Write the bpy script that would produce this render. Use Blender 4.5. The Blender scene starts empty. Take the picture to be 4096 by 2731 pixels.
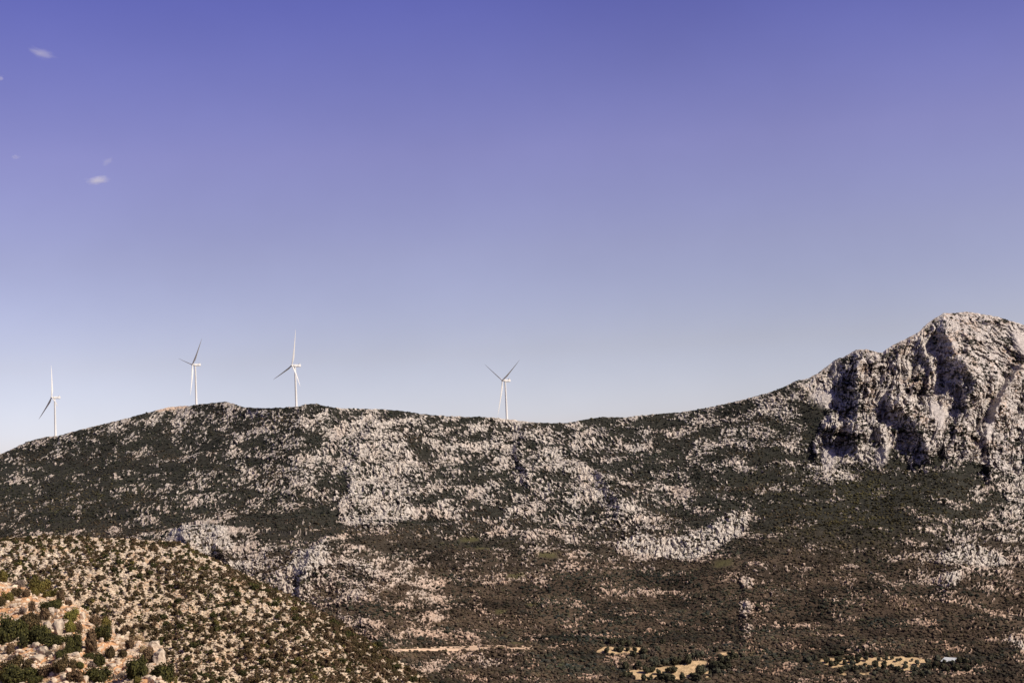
import bpy, math, random
import numpy as np
from mathutils import Matrix, Vector

# ------------------------------------------------------------------ camera, sky, sun, exposure
S = bpy.context.scene
COL = S.collection
PITCH, ROLL = math.radians(4.5), math.radians(2.7)
CAM = np.array([0.0, 0.0, 200.0])
FOC = 5689.0                                   # focal length in photo pixels (4096 wide)
cp, sp, cr, sr = math.cos(PITCH), math.sin(PITCH), math.cos(ROLL), math.sin(ROLL)
FWD = np.array([0, cp, sp]); R0 = np.array([1.0, 0, 0]); U0 = np.array([0, -sp, cp])
RGT = cr * R0 - sr * U0; UPV = sr * R0 + cr * U0
cd = bpy.data.cameras.new('camera'); cd.lens = 50; cd.sensor_width = 36
cd.clip_start = 1; cd.clip_end = 60000
cam = bpy.data.objects.new('camera', cd); COL.objects.link(cam)
cam.matrix_world = Matrix(((RGT[0], UPV[0], -FWD[0], CAM[0]), (RGT[1], UPV[1], -FWD[1], CAM[1]),
                           (RGT[2], UPV[2], -FWD[2], CAM[2]), (0, 0, 0, 1)))
S.camera = cam

SUN_EL, SUN_AZ = math.radians(39), math.radians(117)     # azimuth clockwise from +Y (view direction)
W = bpy.data.worlds.new('World'); S.world = W; W.use_nodes = True
wn, wl = W.node_tree.nodes, W.node_tree.links
wn.clear()
w_out = wn.new('ShaderNodeOutputWorld'); w_bg = wn.new('ShaderNodeBackground')
w_sky = wn.new('ShaderNodeTexSky'); w_sky.sky_type = 'NISHITA'; w_sky.sun_disc = False
w_sky.sun_elevation = SUN_EL; w_sky.sun_rotation = SUN_AZ
w_sky.air_density = 1.0; w_sky.dust_density = 0.4; w_sky.ozone_density = 1.5
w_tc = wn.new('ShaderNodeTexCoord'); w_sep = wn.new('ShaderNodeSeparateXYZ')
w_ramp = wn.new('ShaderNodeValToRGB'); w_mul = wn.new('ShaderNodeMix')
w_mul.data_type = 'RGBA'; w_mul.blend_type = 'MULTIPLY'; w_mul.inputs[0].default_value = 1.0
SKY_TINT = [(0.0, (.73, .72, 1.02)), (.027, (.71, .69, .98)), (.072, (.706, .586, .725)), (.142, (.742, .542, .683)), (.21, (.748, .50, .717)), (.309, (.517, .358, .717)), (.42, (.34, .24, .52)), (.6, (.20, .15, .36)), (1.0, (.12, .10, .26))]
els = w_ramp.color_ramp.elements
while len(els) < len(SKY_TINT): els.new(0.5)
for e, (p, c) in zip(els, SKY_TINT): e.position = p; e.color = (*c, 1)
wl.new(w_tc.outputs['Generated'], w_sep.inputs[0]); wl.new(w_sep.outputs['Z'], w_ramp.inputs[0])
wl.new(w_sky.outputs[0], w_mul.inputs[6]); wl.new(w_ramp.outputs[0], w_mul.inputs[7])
w_nz = wn.new('ShaderNodeTexNoise'); w_nz.inputs['Scale'].default_value = 3.2; w_nz.inputs['Detail'].default_value = 5; w_nz.inputs['Roughness'].default_value = 0.55
w_map = wn.new('ShaderNodeMapping'); w_map.inputs['Scale'].default_value = (1, 1, 1.3); w_map.inputs['Rotation'].default_value = (0, .35, 0)
wl.new(w_tc.outputs['Generated'], w_map.inputs[0]); wl.new(w_map.outputs[0], w_nz.inputs['Vector'])
w_mr = wn.new('ShaderNodeMapRange'); w_mr.inputs[1].default_value = .3; w_mr.inputs[2].default_value = .7; w_mr.inputs[3].default_value = .93; w_mr.inputs[4].default_value = 1.07
wl.new(w_nz.outputs['Fac'], w_mr.inputs[0])
w_m2 = wn.new('ShaderNodeMix'); w_m2.data_type = 'RGBA'; w_m2.blend_type = 'MULTIPLY'; w_m2.inputs[0].default_value = 1.0
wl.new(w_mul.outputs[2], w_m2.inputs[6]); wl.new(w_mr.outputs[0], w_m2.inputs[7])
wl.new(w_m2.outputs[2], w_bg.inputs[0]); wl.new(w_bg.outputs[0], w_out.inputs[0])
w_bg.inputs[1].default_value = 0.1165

sd = bpy.data.lights.new('sun', 'SUN'); sd.energy = 4.8; sd.angle = math.radians(0.5); sd.color = (1.0, 0.90, 0.78)
sun = bpy.data.objects.new('sun', sd); COL.objects.link(sun)
sv = Vector((math.sin(SUN_AZ) * math.cos(SUN_EL), math.cos(SUN_AZ) * math.cos(SUN_EL), math.sin(SUN_EL)))
sun.rotation_euler = sv.to_track_quat('Z', 'Y').to_euler()
S.view_settings.view_transform = 'Standard'; S.view_settings.look = 'None'
S.view_settings.gamma = 1; S.view_settings.exposure = 0.32

# ------------------------------------------------------------------ helpers
rng = np.random.default_rng(7); random.seed(7)

def unproj(x, y, D):
    x = np.asarray(x, float); y = np.asarray(y, float); D = np.asarray(D, float)
    xc = (x - 2048) / FOC; yc = -(y - 1365.5) / FOC
    d = FWD + xc[..., None] * RGT + yc[..., None] * UPV
    return CAM + D[..., None] * d

def proj(P):
    d = np.asarray(P, float) - CAM
    D = d @ FWD
    return 2048 + FOC * (d @ RGT) / D, 1365.5 - FOC * (d @ UPV) / D, D

def _hash(ix, iy, seed):
    h = (ix.astype(np.int64) * 374761393 + iy.astype(np.int64) * 668265263 + seed * 1442695041) & 0xFFFFFFFF
    h = ((h ^ (h >> 13)) * 1274126177) & 0xFFFFFFFF
    return (h ^ (h >> 16)) & 0xFFFF

def gnoise(x, y, seed=0):
    x0 = np.floor(x); y0 = np.floor(y); fx = (x - x0).astype(np.float32); fy = (y - y0).astype(np.float32)
    def g(ix, iy, dx, dy):
        a = _hash(ix, iy, seed) * np.float32(2 * math.pi / 65536)
        return np.cos(a, dtype=np.float32) * dx + np.sin(a, dtype=np.float32) * dy
    u = fx * fx * fx * (fx * (fx * 6 - 15) + 10); v = fy * fy * fy * (fy * (fy * 6 - 15) + 10)
    a = g(x0, y0, fx, fy); b = g(x0 + 1, y0, fx - 1, fy); c = g(x0, y0 + 1, fx, fy - 1); d = g(x0 + 1, y0 + 1, fx - 1, fy - 1)
    return ((a + u * (b - a)) + v * ((c + u * (d - c)) - (a + u * (b - a)))) * 1.4

def fbm(x, y, octs=4, seed=0, gain=0.5):
    s = 0; a = 1.0; t = 0
    for o in range(octs):
        s = s + a * gnoise(x * 2 ** o + 17.3 * o, y * 2 ** o - 9.1 * o, seed + o); t += a; a *= gain
    return s / t

def ridge(x, y, octs=3, seed=0):
    s = 0; a = 1.0; t = 0
    for o in range(octs):
        s = s + a * (1 - 2 * np.abs(gnoise(x * 2 ** o + 3.7 * o, y * 2 ** o + 11.9 * o, seed + o))); t += a; a *= 0.5
    return s / t

def facet(x, y, seed, tilt=1.0):
    """blocky broken rock: every cell of a jittered lattice is a tilted plane of its own"""
    ix, iy = np.floor(x), np.floor(y); best = np.full(x.shape, 9e9, np.float32); h = np.zeros(x.shape, np.float32)
    for a in (-1, 0, 1):
        for b in (-1, 0, 1):
            cx_, cy_ = ix + a, iy + b
            r1 = _hash(cx_, cy_, seed) / 65536.0; r2 = _hash(cx_, cy_, seed + 1) / 65536.0; r3 = _hash(cx_, cy_, seed + 2) / 65536.0; r4 = _hash(cx_, cy_, seed + 3) / 65536.0
            dx, dy = x - (cx_ + r1), y - (cy_ + r2); d = (dx * dx + dy * dy).astype(np.float32)
            m = d < best; best = np.where(m, d, best)
            h = np.where(m, (r3 - .5) + tilt * (np.cos(r4 * 6.283) * dx + np.sin(r4 * 6.283) * dy), h)
    return h

def rank01(a):
    s = np.sort(a.ravel()[::37]); return np.searchsorted(s, a.ravel()).reshape(a.shape).astype(np.float32) / len(s)

def sstep(a, b, x):
    t = np.clip((x - a) / (b - a), 0, 1); return t * t * (3 - 2 * t)

def saw(u, f=0.3):
    s = u - np.floor(u); return np.where(s < f, s / f, (1 - s) / (1 - f))

def inpoly(x, y, poly):
    r = np.zeros(x.shape, bool); n = len(poly)
    for i in range(n):
        x1, y1 = poly[i]; x2, y2 = poly[(i + 1) % n]
        if y1 == y2: continue
        c = ((y1 > y) != (y2 > y)) & (x < (x2 - x1) * (y - y1) / (y2 - y1) + x1)
        r ^= c
    return r

def blur(a, k):
    a = a.astype(np.float32)
    for ax in (0, 1):
        for _ in range(2):
            p = np.pad(a, [(k + 1, k) if i == ax else (0, 0) for i in (0, 1)], mode='edge')
            c = np.cumsum(p, axis=ax, dtype=np.float64)
            n = a.shape[ax]
            a = ((np.take(c, range(2 * k + 1, 2 * k + 1 + n), ax) - np.take(c, range(0, n), ax)) / (2 * k + 1)).astype(np.float32)
    return a

def curve(pts):
    xs = np.array([p[0] for p in pts], float); ys = np.array([p[1] for p in pts], float)
    return lambda x: np.interp(x, xs, ys)

def tag(o, label=None, cat=None, group=None, kind=None):
    if label: o['label'] = label
    if cat: o['category'] = cat
    if group: o['group'] = group
    if kind: o['kind'] = kind
    return o

def mesh_np(name, verts, faces, mat, parent=None, smooth=False, colors=None, link=True, mats=None):
    """faces: (n,3) or (n,4) int array"""
    me = bpy.data.meshes.new(name)
    verts = np.ascontiguousarray(verts, np.float32); faces = np.ascontiguousarray(faces, np.int32)
    k = faces.shape[1]
    me.vertices.add(len(verts)); me.vertices.foreach_set('co', verts.ravel())
    me.loops.add(faces.size); me.loops.foreach_set('vertex_index', faces.ravel())
    me.polygons.add(len(faces)); me.polygons.foreach_set('loop_start', np.arange(0, faces.size, k, dtype=np.int32))
    me.polygons.foreach_set('use_smooth', np.full(len(faces), smooth, bool))
    if colors is not None:
        ca = me.attributes.new('tint', 'FLOAT_COLOR', 'POINT')
        c = np.ones((len(verts), 4), np.float32); c[:, :3] = colors
        ca.data.foreach_set('color', c.ravel())
    me.update(calc_edges=True)
    if mat: me.materials.append(mat)
    if not link: return me
    o = bpy.data.objects.new(name, me); COL.objects.link(o)
    if parent: o.parent = parent
    return o

def empty(name, loc, rz=0):
    o = bpy.data.objects.new(name, None); o.empty_display_size = 0.5
    o.location = loc; o.rotation_euler = (0, 0, rz); COL.objects.link(o); return o

# ------------------------------------------------------------------ materials
def mat_new(name, rough=0.9):
    m = bpy.data.materials.new(name); m.use_nodes = True
    b = m.node_tree.nodes['Principled BSDF']; b.inputs['Roughness'].default_value = rough
    b.inputs['Specular IOR Level'].default_value = 0.15
    return m, m.node_tree.nodes, m.node_tree.links, b

def mat_terrain(name, scale, bump):
    m, n, l, b = mat_new(name, 0.95)
    at = n.new('ShaderNodeAttribute'); at.attribute_name = 'tint'
    tc = n.new('ShaderNodeTexCoord')
    nz = n.new('ShaderNodeTexNoise'); nz.inputs['Scale'].default_value = scale; nz.inputs['Detail'].default_value = 5; nz.inputs['Roughness'].default_value = 0.65
    l.new(tc.outputs['Object'], nz.inputs['Vector'])
    mr = n.new('ShaderNodeMapRange'); mr.inputs[1].default_value = 0.3; mr.inputs[2].default_value = 0.7; mr.inputs[3].default_value = 0.58; mr.inputs[4].default_value = 1.3
    l.new(nz.outputs['Fac'], mr.inputs[0])
    mx = n.new('ShaderNodeMix'); mx.data_type = 'RGBA'; mx.blend_type = 'MULTIPLY'; mx.inputs[0].default_value = 1
    l.new(at.outputs['Color'], mx.inputs[6]); l.new(mr.outputs[0], mx.inputs[7]); l.new(mx.outputs[2], b.inputs['Base Color'])
    bp = n.new('ShaderNodeBump'); bp.inputs['Strength'].default_value = 0.8; bp.inputs['Distance'].default_value = bump
    l.new(nz.outputs['Fac'], bp.inputs['Height']); l.new(bp.outputs[0], b.inputs['Normal'])
    return m

def mat_tint(name, rough=0.9, var=0.0, scale=1.0):
    """base colour from the mesh's own 'tint' attribute"""
    m, n, l, b = mat_new(name, rough)
    at = n.new('ShaderNodeAttribute'); at.attribute_name = 'tint'
    l.new(at.outputs['Color'], b.inputs['Base Color']); return m

def mat_noise(name, c1, c2, scale, rough=0.9, bump=0.0, detail=4, objrand=0.0):
    m, n, l, b = mat_new(name, rough)
    tc = n.new('ShaderNodeTexCoord'); nz = n.new('ShaderNodeTexNoise')
    nz.inputs['Scale'].default_value = scale; nz.inputs['Detail'].default_value = detail
    l.new(tc.outputs['Object'], nz.inputs['Vector'])
    rp = n.new('ShaderNodeValToRGB'); rp.color_ramp.elements[0].position = 0.35; rp.color_ramp.elements[1].position = 0.65
    rp.color_ramp.elements[0].color = (*c1, 1); rp.color_ramp.elements[1].color = (*c2, 1)
    l.new(nz.outputs['Fac'], rp.inputs[0]); last = rp.outputs[0]
    if objrand:
        oi = n.new('ShaderNodeObjectInfo'); mr = n.new('ShaderNodeMapRange')
        mr.inputs[3].default_value = 1 - objrand; mr.inputs[4].default_value = 1 + objrand
        l.new(oi.outputs['Random'], mr.inputs[0])
        mx = n.new('ShaderNodeMix'); mx.data_type = 'RGBA'; mx.blend_type = 'MULTIPLY'; mx.inputs[0].default_value = 1
        l.new(last, mx.inputs[6]); l.new(mr.outputs[0], mx.inputs[7]); last = mx.outputs[2]
    l.new(last, b.inputs['Base Color'])
    if bump:
        bp = n.new('ShaderNodeBump'); bp.inputs['Distance'].default_value = bump
        l.new(nz.outputs['Fac'], bp.inputs['Height']); l.new(bp.outputs[0], b.inputs['Normal'])
    return m

M_MOUNT = mat_terrain('limestone_and_scrub', 0.3, 1.3)
M_HILL = mat_terrain('near_hill_limestone', 1.6, 0.25)
M_SLOPE = mat_terrain('foreground_soil', 2.6, 0.15)
M_TINT = mat_tint('scrub_leaves')
M_STONE = mat_tint('loose_limestone', 0.95)
M_GROUND = mat_noise('plain_ground', (0.09, 0.08, 0.05), (0.16, 0.13, 0.09), 0.02)
M_ROCK = mat_noise('boulder_limestone', (0.30, 0.245, 0.185), (0.58, 0.48, 0.36), 1.3, 0.95, 0.08, 6, 0.12)
M_TWIG = mat_noise('dry_twigs', (0.10, 0.075, 0.05), (0.20, 0.15, 0.11), 4, 0.95, 0, 3, 0.2)
M_BARK = mat_noise('bark', (0.07, 0.055, 0.04), (0.15, 0.12, 0.09), 5)
M_WHITE = mat_noise('turbine_white_paint', (0.60, 0.59, 0.555), (0.64, 0.63, 0.595), 0.3, 0.45)
M_GREYMARK = mat_noise('dark_grey_marking', (0.10, 0.10, 0.12), (0.14, 0.14, 0.16), 1, 0.5)
M_CONC = mat_noise('concrete', (0.38, 0.36, 0.32), (0.48, 0.45, 0.41), 1)

# ------------------------------------------------------------------ the mountain: silhouette, depth and cover taken as a survey of the real slope
SKY_D = curve([(-700, 1945), (-400, 1905), (-200, 1862), (0, 1816), (58, 1791), (116, 1763), (186, 1747), (232, 1743), (279, 1729), (349, 1711), (465, 1683.5), (552, 1660), (627, 1640), (686, 1626.6),
    (744, 1623.6), (802, 1616.7), (854, 1611), (900, 1605), (930, 1614), (976, 1628), (1034, 1632), (1104, 1631), (1185, 1627), (1220, 1616.7), (1267, 1613.8), (1307, 1625), (1366, 1633),
    (1540, 1637), (1598, 1641.7), (1691, 1655.6), (1773, 1663), (1871, 1667), (1912, 1666), (1976, 1670), (2028, 1676.5), (2121, 1688), (2203, 1692), (2272, 1690.5), (2342, 1676.5), (2412, 1667),
    (2505, 1669), (2586, 1659), (2673, 1651.5), (2732, 1647.5), (2846, 1627), (2962, 1601), (3020, 1585), (3079, 1569), (3137, 1546), (3195, 1518), (3224, 1517), (3270, 1493), (3311, 1461), (3352, 1432),
    (3375, 1428), (3410, 1406), (3439, 1396), (3485, 1400), (3511, 1409), (3529, 1410), (3555, 1389), (3619, 1356), (3671, 1331), (3694, 1307.5), (3729, 1278), (3776, 1252), (3817, 1252), (3869, 1246.5),
    (3921, 1255), (3979, 1264), (4037, 1281), (4096, 1299), (4300, 1385), (4500, 1440), (4800, 1500)])
# depth nodes: for each column a few (photo y, metres) pairs
DCOLS = [(-700, [(1945, 1945), (2050, 1800), (2200, 1600), (2450, 1380), (2800, 1130)]),
         (0, [(1816, 1922), (1950, 1745), (2150, 1550), (2400, 1350), (2800, 1120)]),
         (700, [(1626, 1912), (1850, 1700), (2100, 1480), (2400, 1290), (2800, 1100)]),
         (1200, [(1620, 1748), (1850, 1600), (2100, 1440), (2400, 1265), (2800, 1080)]),
         (2048, [(1680, 1768), (1900, 1600), (2150, 1430), (2400, 1270), (2800, 1060)]),
         (2700, [(1650, 1745), (1900, 1570), (2200, 1400), (2450, 1255), (2800, 1060)]),
         (3300, [(1470, 1730), (1650, 1640), (1850, 1540), (2150, 1390), (2800, 1050)]),
         (3800, [(1250, 1760), (1500, 1640), (1830, 1500), (2150, 1370), (2800, 1040)]),
         (4800, [(1500, 1740), (1650, 1650), (1850, 1540), (2150, 1380), (2800, 1030)])]
NXD, NYD = 2100, 560
xg = np.linspace(-650, 4750, NXD)
sg = np.linspace(0, 1, NYD)
ysky = SKY_D(xg) + 2.2 * fbm(xg / 22, xg * 0 + 3, 3, 91) * 2
YBOT = 2790.0
Xp = np.repeat(xg[None, :], NYD, 0)
Yp = ysky[None, :] + (YBOT - ysky[None, :]) * sg[:, None] ** 0.97
yy = np.linspace(1200, 2800, 330)
tabs = np.stack([np.interp(yy, [a for a, _ in c], [b for _, b in c]) for _, c in DCOLS])
k = np.ones(25) / 25
tabs = np.stack([np.convolve(np.pad(t, 12, mode='edge'), k, 'valid') for t in tabs])
cx = np.array([c[0] for c in DCOLS], float)
ci = np.clip(np.searchsorted(cx, xg) - 1, 0, len(cx) - 2)
cw = (xg - cx[ci]) / (cx[ci + 1] - cx[ci]); cw = np.clip(cw, 0, 1)
DD = np.empty_like(Xp)
for j in range(NXD):
    t = tabs[ci[j]] * (1 - cw[j]) + tabs[ci[j] + 1] * cw[j]
    DD[:, j] = np.interp(Yp[:, j], yy, t)
below = Yp - ysky[None, :]                       # photo pixels under the skyline
topfade = np.clip(below / 60, 0, 1)
DD -= 10 * (1 - np.exp(-below / 25)) - 10        # rounded crest

# middle hill in front of the dark hollow
SIL_C = curve([(350, 2330), (560, 2200), (640, 2165), (673, 2150), (692, 2123), (730, 2104), (814, 2096), (906, 2107), (983, 2119), (1097, 2121), (1212, 2126), (1308, 2144), (1365, 2161), (1436, 2181), (1523, 2211), (1621, 2246), (1726, 2281), (1800, 2300), (2000, 2360)])
sc = SIL_C(Xp) + 6 * fbm(Xp / 40, Xp * 0, 3, 5)
tC = Yp - sc
wC = sstep(0, 5, tC) * sstep(1850, 1450, Xp) * sstep(300, 500, Xp) * np.clip((720 - tC) / 640, 0, 1)
DD -= 105 * wC * (1 - 0.25 * np.exp(-np.clip(tC, 0, 999) / 40))

# broad spurs, each a line on the rock face with a steep shaded left side
SPURS = [([(3440, 1400), (3430, 1460), (3426, 1530), (3430, 1590), (3436, 1640), (3420, 1740)], 16, 60, 120),
         ([(3776, 1268), (3778, 1316), (3800, 1360), (3822, 1420), (3828, 1478)], 20, 75, 150),
         ([(3690, 1390), (3705, 1430), (3735, 1480)], 7, 30, 30),
         ([(3856, 1330), (3872, 1370), (3876, 1410), (3860, 1440)], 8, 30, 60),
         ([(3856, 1446), (3888, 1500), (3894, 1555), (3870, 1600)], 15, 80, 110),
         ([(3576, 1536), (3562, 1580), (3556, 1625)], 12, 22, 60),
         ([(3596, 1592), (3608, 1640), (3660, 1690), (3690, 1740), (3708, 1795)], 14, 75, 90),
         ([(3320, 1650), (3300, 1720), (3270, 1790)], 5, 30, 50),
         ([(3400, 1690), (3422, 1730), (3436, 1770)], 6, 40, 40),
         ([(3505, 1700), (3530, 1740), (3543, 1770)], 7, 45, 40),
         ([(4100, 1440), (4060, 1500), (4020, 1560), (3990, 1640)], 16, 45, 60),
         ([(3880, 1560), (3850, 1640), (3840, 1690)], 5, 40, 70),
         ([(3945, 1720), (3955, 1790), (3960, 1870)], 9, 28, 90),
         ([(1500, 1690), (1440, 1790), (1400, 1880), (1420, 1990)], 6, 70, 120),
         ([(2055, 1690), (2100, 1740), (2060, 1810), (2110, 1900)], 7, 35, 120),
         ([(2400, 1870), (2440, 1960), (2480, 2030)], 8, 60, 120),
         ([(730, 2110), (735, 2160), (760, 2230)], 8, 40, 60),
         ([(860, 2130), (870, 2190), (900, 2240)], 7, 45, 60),
         ([(1310, 2150), (1240, 2220), (1200, 2320)], 7, 40, 120),
         ([(2968, 2320), (2985, 2420), (2975, 2560)], 2.5, 30, 90),
         ([(3760, 2180), (3770, 2250), (3780, 2340)], 2.5, 50, 160)]
for pts, amp, wleft, wright in SPURS:
    pts = sorted(pts, key=lambda p: p[1])
    px = np.interp(Yp, [p[1] for p in pts], [p[0] for p in pts]) + 14 * fbm(Yp / 60, Yp * 0 + amp, 2, int(amp) + 40) + 11 * fbm(Yp / 17, Xp / 60, 3, int(amp) + 60)
    y0, y1 = pts[0][1], pts[-1][1]
    dx = Xp - px
    h = np.where(dx < 0, np.clip(1 + dx / wleft, 0, 1) ** 1.9, np.exp(-dx / wright))
    w = sstep(y0 - 40, y0 + 20, Yp) * sstep(y1 + 110, y1 - 30, Yp)
    DD -= amp * 2.2 * h * w * topfade

def soft(poly, k):
    return blur(inpoly(Xp, Yp, poly), k)

PEAK0 = soft([(3160, 1500), (3430, 1300), (3780, 1150), (4800, 1150), (4800, 1960), (4030, 1900), (3950, 1860), (3760, 1830), (3700, 1840), (3560, 1800), (3440, 1830), (3260, 1820), (3250, 1770), (3310, 1660), (3290, 1600)], 9)
PEAK = sstep(.32, .68, PEAK0 + .55 * fbm(Xp / 22, Yp / 34, 4, 405, .6) * (PEAK0 > .004) * (PEAK0 < .996))
PEAK = np.maximum(PEAK, PEAK0 > .99).astype(np.float32)
PEAKS = blur(PEAK, 5)
SCREE = np.maximum.reduce([soft(p, 3) for p in (
    [(3700, 1560), (3720, 1600), (3790, 1640), (3780, 1690), (3770, 1740), (3745, 1690), (3710, 1640)],
    [(4010, 1530), (4020, 1560), (3985, 1660), (3960, 1760), (3900, 1820), (3880, 1850), (3930, 1760), (3960, 1640)],
    [(3500, 1800), (3550, 1775), (3555, 1800), (3540, 1850), (3510, 1850)],
    [(3230, 1580), (3330, 1560), (3360, 1590), (3300, 1620)],
    [(3520, 1560), (3550, 1555), (3545, 1600), (3520, 1620)],
    [(3290, 1795), (3345, 1795), (3335, 1850), (3310, 1890), (3295, 1890)],
    [(4040, 1320), (4096, 1350), (4200, 1420), (4100, 1430), (4060, 1390)])])

P = unproj(Xp, Yp, DD)
wx, wy, wz = P[..., 0], P[..., 1], P[..., 2]
# rock cover (share of bare rock) read off the slope on a coarse lattice
CV_X = np.array([-300, 0, 256, 512, 768, 1024, 1280, 1536, 1792, 2048, 2304, 2560, 2816, 3072, 3328, 3584, 3840, 4096, 4500], float)
CV_Y = np.array([1550, 1650, 1750, 1850, 1950, 2050, 2150, 2250, 2350, 2450, 2550, 2650, 2790], float)
CV = np.array([
 [.4, .4, .4, .5, .5, .5, .5, .4, .4, .4, .4, .4, .4, .4, .75, .88, .88, .8, .8],
 [.4, .4, .4, .55, .45, .45, .55, .45, .4, .5, .4, .3, .35, .3, .55, .88, .88, .82, .8],
 [.4, .4, .40, .10, .14, .30, .50, .62, .46, .55, .38, .24, .28, .30, .45, .80, .66, .72, .7],
 [.2, .18, .07, .07, .12, .26, .50, .70, .40, .52, .50, .24, .20, .20, .30, .12, .22, .62, .6],
 [.15, .15, .06, .09, .32, .36, .62, .70, .36, .46, .60, .42, .16, .12, .07, .02, .04, .52, .5],
 [.15, .15, .05, .12, .22, .18, .26, .52, .36, .42, .50, .44, .16, .05, .03, .02, .20, .40, .4],
 [.15, .15, .1, .2, .75, .30, .22, .08, .05, .22, .46, .52, .18, .05, .06, .03, .42, .32, .3],
 [.2, .2, .2, .3, .65, .62, .58, .45, .14, .20, .08, .15, .03, .08, .06, .09, .50, .26, .3],
 [.2, .2, .2, .3, .5, .55, .58, .46, .15, .12, .10, .07, .03, .10, .11, .11, .22, .09, .1],
 [.2, .2, .2, .3, .4, .4, .42, .30, .19, .13, .13, .06, .04, .09, .08, .06, .06, .16, .2],
 [.2, .2, .2, .3, .4, .4, .34, .30, .18, .11, .08, .04, .06, .09, .09, .05, .06, .20, .2],
 [.2, .2, .2, .3, .3, .3, .3, .3, .28, .20, .07, .06, .05, .10, .08, .09, .09, .11, .1],
 [.2, .2, .2, .2, .2, .2, .2, .2, .06, .06, .06, .06, .06, .09, .09, .09, .10, .10, .1]])

def bil(xs, ys, T, x, y):
    i = np.clip(np.searchsorted(xs, x.ravel()) - 1, 0, len(xs) - 2).reshape(x.shape); j = np.clip(np.searchsorted(ys, y.ravel()) - 1, 0, len(ys) - 2).reshape(x.shape)
    u = np.clip((x - xs[i]) / (xs[i + 1] - xs[i]), 0, 1); v = np.clip((y - ys[j]) / (ys[j + 1] - ys[j]), 0, 1)
    return T[j, i] * (1 - u) * (1 - v) + T[j, i + 1] * u * (1 - v) + T[j + 1, i] * (1 - u) * v + T[j + 1, i + 1] * u * v

jx = 40 * fbm(wx / 60, wy / 60, 3, 11); jy = 25 * fbm(wx / 60, wy / 60, 3, 12)
cover = bil(CV_X, CV_Y, CV, Xp + jx, Yp + jy)
OUTC = [([(690, 2125), (740, 2104), (820, 2100), (900, 2120), (930, 2180), (900, 2215), (850, 2160), (790, 2175), (740, 2170), (690, 2160)], 1.0),
        ([(780, 2190), (820, 2165), (870, 2200), (890, 2230), (820, 2215)], 1.0),
        ([(1160, 2240), (1230, 2190), (1300, 2160), (1330, 2210), (1290, 2260), (1200, 2310), (1150, 2280)], .95),
        ([(1430, 1740), (1500, 1690), (1580, 1740), (1620, 1790), (1540, 1785), (1440, 1790)], .95),
        ([(2050, 1745), (2110, 1735), (2240, 1800), (2230, 1830), (2120, 1800), (2040, 1830)], .92),
        ([(1370, 1980), (1480, 1960), (1560, 2010), (1640, 2070), (1600, 2110), (1450, 2110), (1370, 2080)], .85),
        ([(2470, 2165), (2560, 2150), (2640, 2165), (2740, 2150), (2800, 2120), (2870, 2075), (2960, 2040), (2998, 2065), (2975, 2125), (2880, 2190), (2790, 2225), (2720, 2236), (2560, 2210), (2470, 2190)], 1.02),
        ([(1400, 1700), (1560, 1690), (1640, 1800), (1700, 1900), (1640, 2080), (1450, 2110), (1360, 2050), (1330, 1900)], .74), ([(2030, 1700), (2130, 1720), (2330, 1850), (2520, 2000), (2640, 2130), (2560, 2140), (2380, 2000), (2180, 1880), (2050, 1830)], .68),
        ([(3240, 1800), (3760, 1800), (3720, 1880), (3560, 1850), (3430, 1910), (3310, 1960), (3220, 1920)], .42),
        ([(3950, 1720), (4300, 1700), (4300, 2040), (4040, 2020), (3965, 1890)], .8), ([(3930, 2020), (4300, 2000), (4300, 2200), (4000, 2180)], .5),
        ([(3760, 2200), (3880, 2180), (4010, 2210), (4030, 2250), (3900, 2260), (3770, 2250)], .98),
        ([(3770, 2300), (3850, 2290), (3830, 2350), (3780, 2350)], .95),
        ([(2960, 2320), (3000, 2320), (3010, 2340), (2990, 2345)], .9),
        ([(2975, 2380), (3010, 2420), (3000, 2470), (2960, 2480), (2955, 2430)], .5),
        ([(2980, 2500), (3010, 2500), (3005, 2560), (2970, 2560)], .6),
        ([(4010, 2540), (4096, 2570), (4200, 2600), (4100, 2610), (4030, 2570)], .8),
        ([(1700, 2620), (1900, 2620), (2060, 2640), (2050, 2665), (1920, 2670), (1740, 2640)], .34)]
cover = cover * np.where((PEAK > .3) | (Yp > 2200), 1, .86)
for poly, v in OUTC:
    w = soft(poly, 4); cover = cover * (1 - w) + v * w
DARK = [[(3250, 1590), (3330, 1620), (3300, 1690), (3250, 1770), (3200, 1790), (3220, 1650)], [(1350, 1900), (1380, 1860), (1400, 1960), (1360, 2000)],
        [(600, 2110), (700, 2060), (820, 2085), (740, 2095), (680, 2125), (620, 2150)], [(900, 2060), (1300, 2040), (1400, 2110), (1600, 2180), (1500, 2190), (1300, 2130), (1000, 2110)],
        [(1180, 2420), (1500, 2420), (1700, 2440), (1600, 2450), (1250, 2435)]]
for poly in DARK:
    w = soft(poly, 5); cover = cover * (1 - w) + 0.03 * w
cover = cover * (1 - PEAK) + PEAK * np.maximum(cover, .76)
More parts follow.
